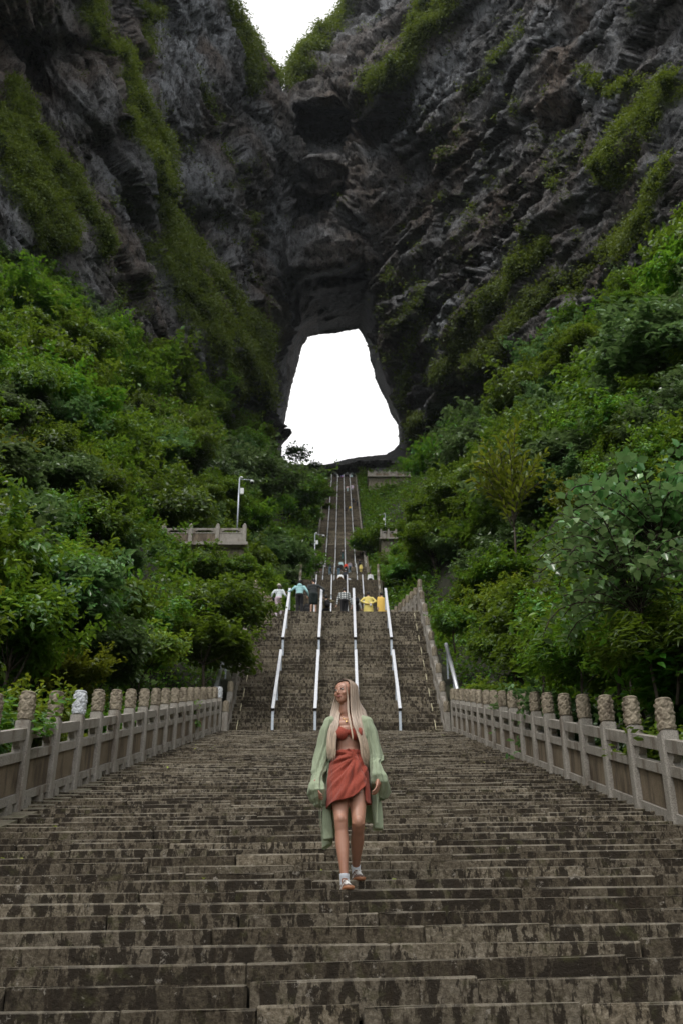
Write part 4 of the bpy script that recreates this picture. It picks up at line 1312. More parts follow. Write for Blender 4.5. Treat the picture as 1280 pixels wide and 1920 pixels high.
    if hair != 'none':
        hb = MB(); hb.ellipsoid(head + R @ Vector((0, -.012, .022)) * k, (.084 * k, .098 * k, .105 * k), R)
        if hair == 'short': hb.ellipsoid(head + R @ Vector((0, -.035, -.02)) * k, (.078 * k, .07 * k, .075 * k), R)
        if hair == 'long': hb.capsule(head + R @ Vector((0, -.06, -.02)) * k, head + Vector((0, -.13, -.30)) * k, .075 * k, .06 * k)
        if hair == 'tail': hb.tube([head + Vector((0, -.09, -.02)) * k, head + Vector((0, -.14, -.13)) * k, head + Vector((0, -.13, -.30)) * k, head + Vector((.01, -.12, -.42)) * k], [.045 * k, .05 * k, .042 * k, .015 * k], 8)
        link('hair', hb.mesh('hair', True), HAIR_K, root)
    if hat:
        hb = MB(); hb.ellipsoid(head + R @ Vector((0, -.005, .045)) * k, (.10 * k, .112 * k, .09 * k), R)
        hb.ellipsoid(head + R @ Vector((.02, .12, .04)) * k, (.075 * k, .07 * k, .010 * k), R)
        link('cap', hb.mesh('cap', True), C_(*hat), root)
    if hood:
        hb = MB(); hb.ellipsoid(up(0, -.09, hipz + .50), (.11 * k, .06 * k, .085 * k))
        link('hood', hb.mesh('hood', True), C_(*top), root)
    if bag == 'back':
        hb = MB(); hb.ellipsoid(up(0, -.20, hipz + .27), (.15 * k, .10 * k, .21 * k)); hb.ellipsoid(up(0, -.27, hipz + .18), (.11 * k, .06 * k, .11 * k))
        for s in (-1, 1): hb.tube([up(s * .10, -.15, hipz + .42), up(s * .12, .0, hipz + .52), up(s * .12, .12, hipz + .40)], .018 * k, 6)
        link('backpack', hb.mesh('backpack', True), C_('black_bag', .012, .012, .013), root)
    if bag == 'side':
        hb = MB(); hb.ellipsoid(up(-.24, .02, hipz - .02), (.06 * k, .10 * k, .09 * k)); hb.tube([up(-.24, .02, hipz + .05), up(-.1, -.13, hipz + .3), up(.12, -.04, hipz + .5)], .010 * k, 6)
        link('shoulder_bag', hb.mesh('shoulder_bag', True), C_('black_bag', .012, .012, .013), root)
    if bag == 'phone':
        hb = MB(); hb.tube([up(-.12, -.10, hipz + .48), up(0, -.17, hipz + .25), up(.10, -.19, hipz + .02)], .008 * k, 6); hb.box(up(.10, -.21, hipz - .02), (.045 * k, .02 * k, .07 * k))
        link('pouch', hb.mesh('pouch'), C_('pale_pouch', .6, .58, .6), root)
    if umbrella:
        u = empty('umbrella', Vector(loc) + up(.12, .12, hipz + .55)); tag(u, umbrella[0], 'umbrella')
        b = MB(); n = 8
        b.tube([(0, 0, -.5), (0, 0, .42)], .012, 6); b.obj('shaft', M_POSTM, u)
        b = MB(); rings = [(0.0, .42), (.2, .39), (.38, .31), (.52, .18)]
        vv = [(0, 0, .42)]
        for r_, z in rings[1:]:
            for i in range(16):
                q = r_ * (1 if i % 2 == 0 else .95); vv.append((q * math.cos(i * math.pi / 8), q * math.sin(i * math.pi / 8), z))
        ff = [(0, 1 + i, 1 + (i + 1) % 16) for i in range(16)]
        for j in range(2):
            for i in range(16):
                a, c = 1 + j * 16 + i, 1 + j * 16 + (i + 1) % 16; ff.append((a, a + 16, c + 16, c))
        b.add(vv, ff); link('canopy', b.mesh('canopy', True), C_(*umbrella[1]), u)
    return root

def surf_z(y): # real standing height on the stairs or landings
    z = float(zs(y))
    return z + (0.09 if not (46.6 < y < 69.4 or 90.2 < y < 102.6) else 0)
def find_y(hpy, h, y0, y1):
    "distance on the stairs at which a head of height h shows at row hpy"
    best, by = 1e9, y0
    for i in range(600):
        y = y0 + (y1 - y0) * i / 599
        e = abs(proj(0, y, surf_z(y) + h)[1] - hpy)
        if e < best: best, by = e, y
    return by
def at(px, hpy, h, y0, y1):
    y = find_y(hpy, h, y0, y1); z = surf_z(y)
    D = y * CT + (z + h / 2) * ST
    return Vector(((px - 640) / FPX * D, y, z))
# on and just below the first landing
WHT = ('white_cloth', .66, .68, .70); BLK = ('black_cloth', .014, .014, .016)
person(at(523, 1095, 1.60, 43, 46.5), 1.62, 0, ('white_hoodie', .62, .68, .70), ('pale_pink_trousers', .62, .50, .58), .12, legs=((.0, 0), (.25, .2)), arms=((-.34, .05, 1.05), (.40, .18, 1.08)),
       elbows=((-.30, -.05, 1.2), (.30, -.02, 1.12)), hair='tail', hat=('beige_cap', .62, .58, .50), bag='side', label='woman in pale pink trousers and beige cap, black ponytail, holding the leftmost handrail')
person(at(562, 1085, 1.70, 46.7, 50), 1.72, 0, ('pale_teal_jacket', .36, .62, .64), BLK, .10, arms=((-.50, .10, 1.16), (.38, .1, .92)), elbows=((-.33, -.02, 1.2), (.32, -.05, 1.12)), hood=True,
       label='man in pale teal hooded jacket and black trousers, one arm out to the handrail', wide=1.08)
person(at(588, 1077, 1.78, 46.7, 50), 1.80, 0, ('dark_grey_sweater', .03, .034, .036), ('dark_green_shorts', .016, .024, .024), .12, arms=((-.25, .02, .88), (.34, .05, .92)), elbows=((-.27, -.02, 1.1), (.42, -.10, 1.12)),
       shorts=True, head_turn=.9, legs=((0, 0), (.08, 0)), label='tall man in black top and black shorts with bare legs and white shoes', wide=1.1)
person(at(612, 1118, 1.22, 46.8, 50), 1.68, .3, ('olive_cloth', .12, .10, .05), BLK, .05, sit=True, arms=((-.12, .15, 1.62), (.14, .15, 1.62)), elbows=((-.40, .1, 1.50), (.40, .1, 1.50)), bag='back',
       label='seated person in olive shirt with black backpack, both arms raised to the head')
person(at(645, 1110, 1.38, 46.8, 50), 1.70, 0, WHT, BLK, .30, sit=False, topmat=M_PLAID, arms=((-.30, .1, .75), (.30, .12, .75)), label='person in black and white plaid shirt bending forward on the landing', wide=1.15)
person(at(667, 1122, 1.20, 47.5, 51), 1.50, .3, ('grey_white_cloth', .4, .42, .42), BLK, .25, bag='back', label='small person with a black backpack half hidden behind the third handrail')
person(at(690, 1112, 1.50, 47.0, 52), 1.58, 0, ('yellow_raincoat', .72, .60, .18), ('pale_yellow_skirt', .62, .58, .22), .12, arms=((-.10, -.17, .98), (.12, -.17, .98)), elbows=((-.34, -.06, 1.16), (.34, -.06, 1.16)), coat=True, bag='phone', hair='short',
       label='person in yellow raincoat standing left of the other raincoat, hands behind the back', wide=1.12)
person(at(716, 1113, 1.50, 47.5, 53), 1.58, .5, ('orange_yellow_raincoat', .78, .52, .12), ('pale_yellow_skirt', .62, .58, .22), .12, coat=True, label='person in orange yellow raincoat next to the rightmost handrail')
person(at(693, 1104, 1.60, 49.5, 56), 1.62, -.3, WHT, BLK, .35, label='person in white shirt leaning forward behind the yellow raincoat')
for i, (px_, lab) in enumerate(((575, 'left'), (580, 'right'))):
    b = MB(); c = at(px_, 1128, .62, 46.9, 49); b.ellipsoid((0, 0, .30), (.17, .13, .30)); b.ellipsoid((0, -.10, .22), (.13, .08, .18)); b.tube([(-.05, 0, .58), (0, 0, .66), (.05, 0, .58)], .012, 6)
    if i == 0: b.ellipsoid((0.02, -.16, .12), (.05, .03, .04))
    o = b.obj('backpack', C_('black_bag', .012, .012, .013), None, True, c); tag(o, 'black backpack on the landing, the %s one between the teal jacket and the tall man' % lab, 'backpack')
# second landing
person(at(638, 1071, 1.10, 90.6, 93), 1.55, 0, WHT, ('brown_trousers', .16, .11, .06), .6, sit=True, label='crouching person in white top and brown trousers on the second landing')
person(at(647, 1072, 1.30, 91, 95), 1.60, 0, ('navy_cloth', .02, .025, .035), BLK, .3, label='person in dark clothes behind the crouching white top')
person(at(657, 1080, 1.0, 91, 95), 1.55, .6, ('white_grey_cloth', .55, .58, .6), BLK, .7, sit=True, hair='long', label='long haired person in white bending right of the crouching one')
person(at(681, 1084, 1.0, 91, 95), 1.5, 0, ('blue_grey_cloth', .18, .24, .28), BLK, .6, sit=True, label='person in blue grey bending behind a handrail on the second landing')
person(at(694, 1075, 1.5, 91, 95), 1.66, 0, WHT, BLK, .1, label='person in white sweater alone at the right end of the second landing')
# on the flight and the landing above
def far(px, hpy, h, y0, y1, top, bot, label, **kw):
    kw.setdefault('vox', .045)
    return person(at(px, hpy, h * .98, y0, y1), h, kw.pop('yaw', 0), top, bot, kw.pop('lean', .25), label=label, **kw)
JEA = ('blue_jeans', .12, .20, .26)
far(593, 1052, 1.7, 104, 128, BLK, BLK, 'person in black with a bag beside the white shirt, far left of the flight', bag='back')
far(601, 1050, 1.7, 104, 128, WHT, BLK, 'person in white shirt and black shorts, far left of the crowded flight', shorts=True, arms=((-.3, .1, .9), (.45, .1, 1.0)))
far(619, 1055, 1.7, 104, 128, ('dark_top', .03, .03, .04), JEA, 'person in blue jeans and dark top reaching for the rails', hood=True, legs=((0, 0), (.3, .25)), arms=((-.5, 0, .9), (.5, 0, .95)))
far(635, 1057, 1.7, 104, 128, BLK, JEA, 'person in black top and jeans left of the pale blue shirt')
far(639, 1050, 1.7, 106, 128, ('pale_blue_cloth', .45, .62, .66), BLK, 'person in pale blue shirt in the middle of the crowded flight')
far(648.5, 1054, 1.55, 106, 128, ('red_cloth', .65, .05, .02), BLK, 'person in a bright red top at the third rail')
far(655, 1052, 1.7, 104, 128, ('mauve_grey_cloth', .22, .19, .22), JEA, 'person in mauve grey top and jeans right of the red top', legs=((0, 0), (.3, .25)), wide=1.1)
far(674, 1047, 1.7, 129, 133, BLK, BLK, 'person in black on the ledge above the yellow coat', arms=((-.35, .2, 1.4), (.35, .2, 1.4)))
far(676, 1056, 1.3, 122, 128, ('yellow_raincoat', .72, .60, .10), ('yellow_raincoat', .72, .60, .10), 'crouching person in yellow beneath the one in black', coat=True, lean=.5)
far(642, 1031, 1.65, 134, 200, BLK, ('dark_teal_trousers', .04, .09, .09), 'person with a pink white hat climbing alone on the long flight', hat=('pink_white_hat', .75, .6, .66), vox=.06)
far(649, 948, 1.7, 150, 223, BLK, ('skin_shorts', .05, .04, .04), 'person in black climbing left of the rainbow backpack', shorts=True, vox=.06)
far(656.5, 947, 1.7, 150, 223, ('orange_green_cloth', .62, .42, .05), ('dark_teal_trousers', .04, .09, .09), 'person with orange and green top climbing beside one in black', shorts=True, vox=.06)
far(662, 931, 1.8, 150, 223, ('black_teal', .02, .03, .04), BLK, 'person in black and teal, left of the pair near the right rail', vox=.06, lean=.5)
far(669, 936, 1.7, 150, 223, BLK, BLK, 'person in dark clothes, right of the pair near the right rail', vox=.06, lean=.6)
far(651, 910, 1.6, 150, 223.5, ('pink_white_coat', .70, .50, .52), ('pale_cyan_trousers', .4, .55, .58), 'person in pink white coat and pale trousers high on the flight', arms=((-.3, 0, .9), (.6, 0, 1.1)), vox=.06)
far(660, 908, 1.65, 150, 223.5, ('lilac_raincoat', .66, .55, .68), ('pale_cyan_trousers', .4, .55, .58), 'person in lilac raincoat high on the flight', coat=True, vox=.06, arms=((-.6, 0, 1.1), (.3, 0, .9)))
far(628, 887, 1.65, 224.7, 230, BLK, BLK, 'leftmost dark figure under a white umbrella at the top of the stairs', umbrella=('leftmost white umbrella at the top of the stairs', ('white_umbrella', .6, .66, .7)), vox=.06)
far(634.5, 891, 1.4, 224.7, 230, WHT, WHT, 'person in white at the top edge of the stairs', vox=.06)
far(641, 889, 1.6, 224.7, 230, ('violet_blue_cloth', .25, .25, .6), ('pink_trousers', .6, .15, .2), 'person in violet and pink at the top of the stairs', vox=.06)
far(649, 887, 1.65, 224.7, 230, BLK, BLK, 'dark figure under the middle white umbrella at the top of the stairs', umbrella=('middle white umbrella at the top of the stairs', ('white_umbrella', .6, .66, .7)), vox=.06)
far(658.5, 888, 1.65, 224.7, 230, ('pale_blue_cloth', .45, .62, .66), WHT, 'person in pale raincoat under the rightmost umbrella', umbrella=('rightmost white umbrella at the top of the stairs', ('white_umbrella', .6, .66, .7)), coat=True, vox=.06)
# ------------------------------------------------------------------ the woman who walks down the steps
WY = 9.08
STEP_H, STEP_T = (11.81 + 2.2136) / 90, 37.1 / 90
WO = Vector((pt(652, 1660, WY).x, 8.90, -2.2136 + 25 * STEP_H + 0.004))
woman = empty('person', WO); tag(woman, 'woman in rust red skirt and open green robe, long blond hair, walking down the steps', 'person')
def W(px, py, dy=0.0): return pt(px, py, WY + dy) - WO
SKIN_W = skin_material('tanned_skin', (0.42, 0.215, 0.145), .9)
M_RUST = cloth('rust_linen', (0.30, 0.062, 0.040), .9, 90, .14)
M_GREEN = cloth('pale_green_muslin', (0.48, 0.56, 0.40), .9, 70, .10)
for m_, tr in ((M_RUST, 0), (M_GREEN, .35)):
    t_ = m_.node_tree; b_ = t_.nodes['Principled BSDF']
    w1 = noise(t_, mapping(t_, (26, 26, 5)), 1.0, 4, .6, .6); w2_ = noise(t_, mapping(t_, (160, 160, 160)), 1.0, 2)
    bump(t_, b_, math_(t_, 'ADD', w1, math_(t_, 'MULTIPLY', w2_, .15)), .9, .018)
    if tr:
        tn = N(t_, 'ShaderNodeBsdfTranslucent'); tn.inputs[0].default_value = (.60, .68, .46, 1)
        ms = N(t_, 'ShaderNodeMixShader'); ms.inputs[0].default_value = tr
        t_.links.new(b_.outputs[0], ms.inputs[1]); t_.links.new(tn.outputs[0], ms.inputs[2]); t_.links.new(ms.outputs[0], t_.nodes['Material Output'].inputs[0])
bd = MB()
# torso and hips
for (px, py, rx, ry, dy) in ((652, 1354, .128, .052, .01), (652, 1362, .135, .082, 0), (653, 1375, .122, .088, 0), (653, 1390, .108, .078, 0), (653, 1405, .100, .072, 0), (653, 1420, .118, .086, 0), (653, 1440, .148, .102, .01), (653, 1458, .160, .11, .015)):
    bd.ellipsoid(W(px, py, dy), (rx, ry, .062), n=20, m=12)
bd.loft([(*W(px, py, dy), rx, ry) for (px, py, rx, ry, dy) in ((653, 1472, .155, .10, .015), (653, 1440, .148, .10, .01), (653, 1420, .116, .084, 0), (653, 1405, .104, .074, 0), (653, 1390, .112, .080, 0), (653, 1370, .130, .088, 0), (652, 1352, .125, .065, .01))], 24)
for s, px in ((-1, 640), (1, 667)): bd.ellipsoid(W(px, 1374.5, -.062), (.052, .050, .052))
for px, s in ((623, -1), (683, 1)): bd.ellipsoid(W(px, 1357, .01), (.043, .046, .044))
bd.capsule(W(650, 1352, .02), W(646, 1330, .0), .052, .047); bd.capsule(W(646, 1335, 0), W(648, 1305, .01), .046, .05)

# head: built facing -Y, turned to her right
HC = W(646.5, 1299, 0)
HR = Matrix.Rotation(math.radians(-34), 3, 'Z') @ Matrix.Rotation(math.radians(2), 3, 'X')
def Hp(x, y, z): return HC + HR @ Vector((x, y, z)) * 1.07
bd.ellipsoid(Hp(0, .015, .018), (.076, .094, .088), HR, 24, 16)
bd.loft([(0, 0, 0, .001, .001)] * 2, 3) if False else None
_rings = [(-.094, .016, .014, -.064), (-.088, .026, .026, -.056), (-.076, .037, .040, -.045), (-.060, .047, .050, -.036), (-.040, .055, .055, -.032), (-.018, .0605, .058, -.030), (.005, .064, .058, -.027), (.030, .067, .058, -.022), (.055, .066, .056, -.012), (.078, .055, .048, 0)]
_v = []; _n = 26
for z, rx, ry, cy in _rings:
    for k in range(_n):
        a_ = 2 * math.pi * k / _n
        _v.append(Hp(rx * math.cos(a_), cy + ry * math.sin(a_), z))
_f = [(i * _n + k, i * _n + (k + 1) % _n, (i + 1) * _n + (k + 1) % _n, (i + 1) * _n + k) for i in range(len(_rings) - 1) for k in range(_n)]
_f += [tuple(range(_n))[::-1], tuple((len(_rings) - 1) * _n + k for k in range(_n))]
bd.add(_v, _f)
for s in (-1, 1):
    bd.ellipsoid(Hp(s * .033, -.066, -.026), (.022, .020, .020), HR)
    bd.ellipsoid(Hp(s * .070, .012, -.006), (.008, .018, .028), HR, 8, 6)
bd.capsule(Hp(0, -.084, .012), Hp(0, -.099, -.024), .0065, .0085, 8); bd.ellipsoid(Hp(0, -.088, -.028), (.015, .010, .007), HR, 10, 8)
bd.ellipsoid(Hp(0, -.084, -.053), (.018, .009, .009), HR)
bd.ellipsoid(Hp(0, -.076, -.080), (.015, .009, .011), HR)
# legs
def leg(hip, knee, ankle, toe, heel):
    up_ = [(0, .084), (.25, .080), (.5, .072), (.75, .060), (.92, .0535), (1, .0525)]
    lo_ = [(.08, .051), (.18, .0485), (.30, .0525), (.42, .052), (.58, .045), (.75, .037), (.9, .032), (1, .031)]
    path = [hip + (knee - hip) * t for t, r in up_] + [knee + (ankle - knee) * t + Vector((0, .018 * math.sin(min(1, t * 1.6) * math.pi), 0)) for t, r in lo_]
    bd.tube(path, [r for t, r in up_] + [r for t, r in lo_], 20)
    bd.ellipsoid(hip, (.084, .084, .07)); bd.ellipsoid(ankle, (.031, .031, .03))
    bd.ellipsoid(knee + Vector((0, -.012, .005)), (.040, .044, .052))
    bd.capsule(heel, heel * .55 + toe * .45, .022, .020, 10); bd.capsule(ankle, heel * .85 + toe * .15, .030, .022, 10)
k1, a1 = W(638.8, 1539, -.16), W(645.5, 1645, -.19); k2, a2 = W(671.5, 1543, -.17), W(666.5, 1625, .20)
gz1 = 0.0; gz2 = STEP_H
hipL, hipR = W(637, 1462, .0), W(670, 1462, .0)
toe1 = Vector((W(656, 1668, -.43).x, 8.70 - WO.y, gz1 + .045)); heel1 = Vector((a1.x, a1.y + .03, gz1 + .05))
toe2 = Vector((W(676, 1645, .0).x, 9.12 - WO.y, gz2 + .045)); heel2 = Vector((a2.x, a2.y + .03, gz2 + .075))
a1.z = max(a1.z, gz1 + .10)
leg(hipL, k1, a1, toe1, heel1); leg(hipR, k2, a2, toe2, heel2)
# arms and hands
sL, eL, wL = W(621, 1356, .01), W(603, 1424, .04), W(592.5, 1470, -.12)
sR, eR, wR = W(685, 1354, .01), W(702, 1424, .06), W(709.5, 1462, -.10)
bd.capsule(sL, eL, .042, .036); bd.capsule(eL, wL, .036, .023); bd.capsule(sR, eR, .042, .036); bd.capsule(eR, wR, .036, .023)
hand_geo(bd, wL, W(598, 1497, -.16) - wL, (.75, .2, .1), .95, .38, 1)
hand_geo(bd, wR, W(705, 1490, -.14) - wR, (-.75, .2, .1), .95, .42, -1)
body = remesh(bd, 'body', .0042, 6, SKIN_W)
link('body', body, None, woman)
# face parts
M_EYE = simple('eye_white', (.62, .60, .58), .3, 0, 0.03, 5, .5, 0); M_IRIS = simple('brown_iris', (.02, .013, .01), .2, 0, .05, 5, .5, 0)
M_LIP = simple('rose_lips', (.42, .13, .12), .4, 0, .1, 60, .4, 0.05); M_BROW = simple('brown_brow', (.10, .06, .04), .8, 0, .2, 60, .2, 0)
for s in (-1, 1):
    e = MB().ellipsoid(Hp(s * .027, -.0795, .004), (.0125, .007, .0058), HR, 12, 8).obj('eye', M_EYE, woman, True)
    MB().ellipsoid(Hp(s * .027 - .003, -.086, .005), (.0060, .0022, .0056), HR, 10, 6).obj('iris', M_IRIS, e, True)
    MB().tube([Hp(s * .014, -.086, .0095), Hp(s * .027, -.089, .0125), Hp(s * .040, -.080, .0085)], [.0012, .0024, .0014], 6).obj('eyelashes', M_IRIS, e, True)
    MB().tube([Hp(s * .013, -.088, .024), Hp(s * .028, -.090, .0285), Hp(s * .044, -.078, .024)], [.0014, .0022, .0010], 6).obj('eyebrow', M_BROW, woman, True)
lp = MB(); lp.tube([Hp(-.022, -.082, -.050), Hp(-.009, -.0945, -.0485), Hp(0, -.0955, -.050), Hp(.009, -.0945, -.0485), Hp(.022, -.082, -.050)], [.0008, .0030, .0026, .0030, .0008], 8)
lp.tube([Hp(-.019, -.082, -.0535), Hp(0, -.0945, -.0575), Hp(.019, -.082, -.0535)], [.0008, .0036, .0008], 8); lp.obj('lips', M_LIP, woman, True)

# skirt: wrapped, slit at her left thigh, gathered towards the knot
CW = 653
def skirt():
    rows, cols = 46, 120
    f0, f1 = 52.0, 52.0 - 360.0
    v, f = [], []
    knot = W(668, 1416, -.10)
    for i in range(cols + 1):
        ph = f0 + (f1 - f0) * i / cols
        p = ph % 360
        if p > 180: p -= 360
        # hem row by angle (0 = front, + towards image right)
        hem = np.interp(ph, [-308, -300, -270, -200, -90, -45, -12, 8, 25, 38, 46, 52], [1506, 1511, 1508, 1500, 1516.5, 1512, 1508, 1504, 1495, 1484, 1476, 1468])
        for j in range(rows + 1):
            t = j / rows
            py = 1411 + (hem - 1411) * t
            if i < 8: py = 1411 + (hem - 1411) * t
            hw = np.interp(py, [1411, 1418, 1430, 1448, 1467, 1490, 1516], [.124, .129, .146, .164, .171, .175, .178])
            ry = np.interp(py, [1411, 1430, 1455, 1480, 1516], [.096, .118, .142, .158, .168])
            c = W(CW + np.interp(py, [1411, 1516], [0, 1.5]), py, float(np.interp(py, [1411, 1440, 1516], [.004, -.01, -.07])))
            a = math.radians(p)
            x, y = c.x + hw * math.sin(a), c.y - ry * math.cos(a)
            # radiating gathers
            dx, dz = x - knot.x, c.z - knot.z
            r = math.hypot(dx, dz); an = math.atan2(dz, dx)
            front = max(0, math.cos(a)) if p < 55 else 0
            fold = math.sin(an * 13 + 1.2 * math.sin(r * 16) + r * 7) * .0125 * min(1, max(0, r - .02) / .10) * front * math.exp(-max(0, r - .30) * 3)
            fold += math.sin(an * 25 + r * 11 + 2) * .0055 * front * min(1, r / .09)
            fold += .004 * math.sin(a * 9 + t * 3) * (1 - front)
            fold += .0035 * math.sin(an * 41 + r * 30) * front + .008 * math.sin(t * 16 + a * 4.0) * front * (t > .1)
            ov = .012 * (1 - i / 12.0) if i < 12 else 0
            if i > cols - 14: ov = -.010
            n = Vector((math.sin(a), -math.cos(a), 0))
            v.append(Vector((x, y, c.z)) + n * (fold + ov))
    R = rows + 1
    for i in range(cols):
        for j in range(rows):
            f.append((i * R + j, i * R + j + 1, (i + 1) * R + j + 1, (i + 1) * R + j))
    me = mesh('skirt', v, f, True, M_RUST)
    o = link('skirt', me, None, woman)
    m = o.modifiers.new('s', 'SOLIDIFY'); m.thickness = .004; m.offset = 0
    kb = MB(); kb.ellipsoid(W(667.5, 1416.5, -.100), (.013, .012, .011)); kb.tube([W(667, 1417, -.108), W(676, 1440, -.118), W(684, 1468, -.108), W(688, 1490, -.095)], [.010, .012, .009, .004], 8)
    kb.obj('waist_knot', M_RUST, o, True)
skirt()
# top with two cups
def bra():
    nu, nr = 90, 26; v, f = [], []
    for i in range(nu + 1):
        px = 624.5 + (678.5 - 624.5) * i / nu
        cup = min(abs(px - 640), abs(px - 667))
        top = np.interp(px, [624, 629, 634, 641, 648, 653.5, 659, 666, 672, 678, 683], [1362, 1359.5, 1360.5, 1364.5, 1367.5, 1368.5, 1367.5, 1364.0, 1361.0, 1366, 1368])
        bot = 1377.5 + 10 * max(0, 1 - (cup / 12.5) ** 2.2)
        for j in range(nr + 1):
            t = j / nr; py = top + (bot - top) * t
            c = W(653, py, 0); x = W(px, py, 0).x - c.x
            rx = np.interp(py, [1352, 1370, 1390], [.134, .134, .118]); ry = np.interp(py, [1352, 1370, 1390], [.078, .092, .082])
            yf = -ry * math.sqrt(max(0.0, 1 - (x / rx) ** 2))
            for cx_ in (640, 667):
                b_ = W(cx_, 1374.5, -.062); q = W(px, py, -.062) - b_
                dd = (q.x / .057) ** 2 + (q.z / .056) ** 2
                if dd < 1: yf = min(yf, -.062 - .053 * math.sqrt(1 - dd))
            seam = .0025 * math.exp(-((px - (644 if px < 653.5 else 663)) / 1.0) ** 2)
            gath = .0016 * math.sin(px * 2.1) * math.exp(-((px - 653.5) / 5) ** 2) * 2
            c3 = W(px, py, yf - .004)
            v.append(Vector((c3.x, c3.y - .005 - gath + seam, c3.z)))
    for _ in range(3):   # soften the meeting of the surfaces
        w = [p.copy() for p in v]
        for i in range(1, nu):
            for j in range(1, nr):
                k = i * (nr + 1) + j
                v[k].y = (w[k - nr - 1].y + w[k + nr + 1].y + w[k - 1].y + w[k + 1].y + w[k].y) / 5
    R = nr + 1
    for i in range(nu):
        for j in range(nr): f.append((i * R + j, (i + 1) * R + j, (i + 1) * R + j + 1, i * R + j + 1))
    o = link('bra_top', mesh('bra_top', v, f, True, M_RUST), None, woman)
    m = o.modifiers.new('s', 'SOLIDIFY'); m.thickness = .005; m.offset = 0
    k = MB(); k.ellipsoid(W(653.5, 1372.5, -.106), (.016, .010, .017)); k.obj('front_knot', M_RUST, o, True)
bra()
M_GOLD = simple('gold', (.75, .5, .2), .25, 1.0, .05, 20, .5, 0)
nk = MB(); nk.tube([W(639, 1342, -.045), W(643, 1346.5, -.07), W(650, 1348.5, -.078), W(657, 1346, -.07), W(660, 1342, -.05)], .0022, 6)
nk.tube([W(641, 1343, -.05), W(646, 1349, -.078), W(649.3, 1351.5, -.083), W(653, 1349, -.078), W(658, 1343, -.05)], .0010, 5)
nk.ellipsoid(W(649.3, 1353, -.086), (.0085, .003, .0085)); nk.obj('necklace', M_GOLD, woman, True)

# robe: two ballooning sleeves and a long open back
def sleeve(path, name):
    "path rows: (point, half width x, half depth y, wrinkle)"
    n = 44; v, f = [], []
    pts = [p[0] for p in path]
    fine = []
    for i in range(len(path) - 1):
        for t in np.linspace(0, 1, 7)[:-1]:
            s = t * t * (3 - 2 * t)
            a, b = path[i], path[i + 1]
            fine.append((a[0] * (1 - t) + b[0] * t, a[1] * (1 - s) + b[1] * s, a[2] * (1 - s) + b[2] * s, a[3] * (1 - t) + b[3] * t))
    fine.append(path[-1])
    for i, (p, rx, ry, wr) in enumerate(fine):
        for k in range(n):
            a = 2 * math.pi * k / n
            q = 1 + 1.7 * wr * (.55 * math.sin(a * 7 + i * .13) + .35 * math.sin(a * 12 + 1.3 + i * .21) + .3 * math.sin(a * 3 + i * .35))
            zw = .012 * wr * 6 * math.sin(i * .9 + math.cos(a) * 2)
            v.append((p.x + math.cos(a) * rx * q, p.y + math.sin(a) * ry * q, p.z + zw * .25))
    for i in range(len(fine) - 1):
        for k in range(n):
            a, b = i * n + k, i * n + (k + 1) % n
            f.append((a, b, b + n, a + n))
    me = mesh(name, v, f, True, M_GREEN)
    o = link(name, me, None, robe)
    m = o.modifiers.new('s', 'SOLIDIFY'); m.thickness = .003; m.offset = 0
    return o
robe = None
def robe_back():
    global robe
    rows, cols = 70, 110; v, f = [], []
    for i in range(cols + 1):
        u = i / cols                      # 0 image left front edge .. 1 image right front edge
        a = math.radians(-118 + 236 * u)  # 0 = straight back
        hem = np.interp(u, [0, .10, .2, .32, .5, .68, .82, .92, 1], [1574, 1577, 1586, 1560, 1535, 1532, 1552, 1556, 1546])
        hem += 2.5 * math.sin(u * 40)
        for j in range(rows + 1):
            t = j / rows
            py = 1346 + (hem - 1346) * t
            hw = np.interp(py, [1346, 1352, 1370, 1400, 1440, 1500, 1590], [.135, .150, .155, .160, .182, .205, .200])
            dp = np.interp(py, [1346, 1352, 1370, 1410, 1450, 1500, 1590], [.02, .085, .10, .10, .14, .16, .17])
            c = W(np.interp(py, [1346, 1400, 1500, 1590], [653, 654, 659, 660]), py, .02)
            amp = .030 * min(1, t * 1.6)
            fo = amp * (math.sin(u * 46 + 1.1 * math.sin(t * 4)) + .5 * math.sin(u * 83 + 2 + t * 3))
            n = Vector((math.sin(a), math.cos(a), 0))
            x, y = c.x + hw * math.sin(a) * (1 if abs(a) < 1.5 else 1.0), c.y + dp * math.cos(a)
            v.append(Vector((x, y, c.z)) + n * fo + Vector((0, .02 * t, 0)))
    R = rows + 1
    for i in range(cols):
        for j in range(rows):
            f.append((i * R + j, i * R + j + 1, (i + 1) * R + j + 1, (i + 1) * R + j))
    me = mesh('robe', v, f, True, M_GREEN)
    robe = link('robe', me, None, woman)
    m = robe.modifiers.new('s', 'SOLIDIFY'); m.thickness = .003; m.offset = 0
robe_back()
# yoke over the shoulders
yk = MB()
for px, s in ((619, -1), (687, 1)):
    yk.ellipsoid(W(px, 1355.0, .012), (.056, .066, .050)); yk.capsule(W(px - s * 1, 1354, .02), W(652 + s * 18, 1349.0, .04), .050, .046, 14); yk.capsule(W(px - s * 2, 1358, .01), W(px - s * 3, 1382, .0), .055, .050, 14)
link('yoke', remesh(yk, 'yoke', .007, 3, M_GREEN), None, robe)
sleeve([(W(618, 1352, .01), .045, .06, .03), (W(613.5, 1372, .01), .058, .070, .10), (W(609, 1400, .02), .060, .074, .13), (W(602, 1428, .02), .064, .078, .13), (W(597.5, 1446, -.02), .055, .062, .12), (W(596, 1453, -.05), .040, .050, .10),
        (W(594.5, 1462, -.07), .044, .05, .12), (W(594, 1474, -.09), .062, .068, .12), (W(594.5, 1484, -.10), .067, .074, .14), (W(596, 1496, -.075), .060, .062, .18), (W(598, 1509, -.05), .040, .042, .22), (W(598, 1513, -.05), .022, .024, .22)], 'sleeve')
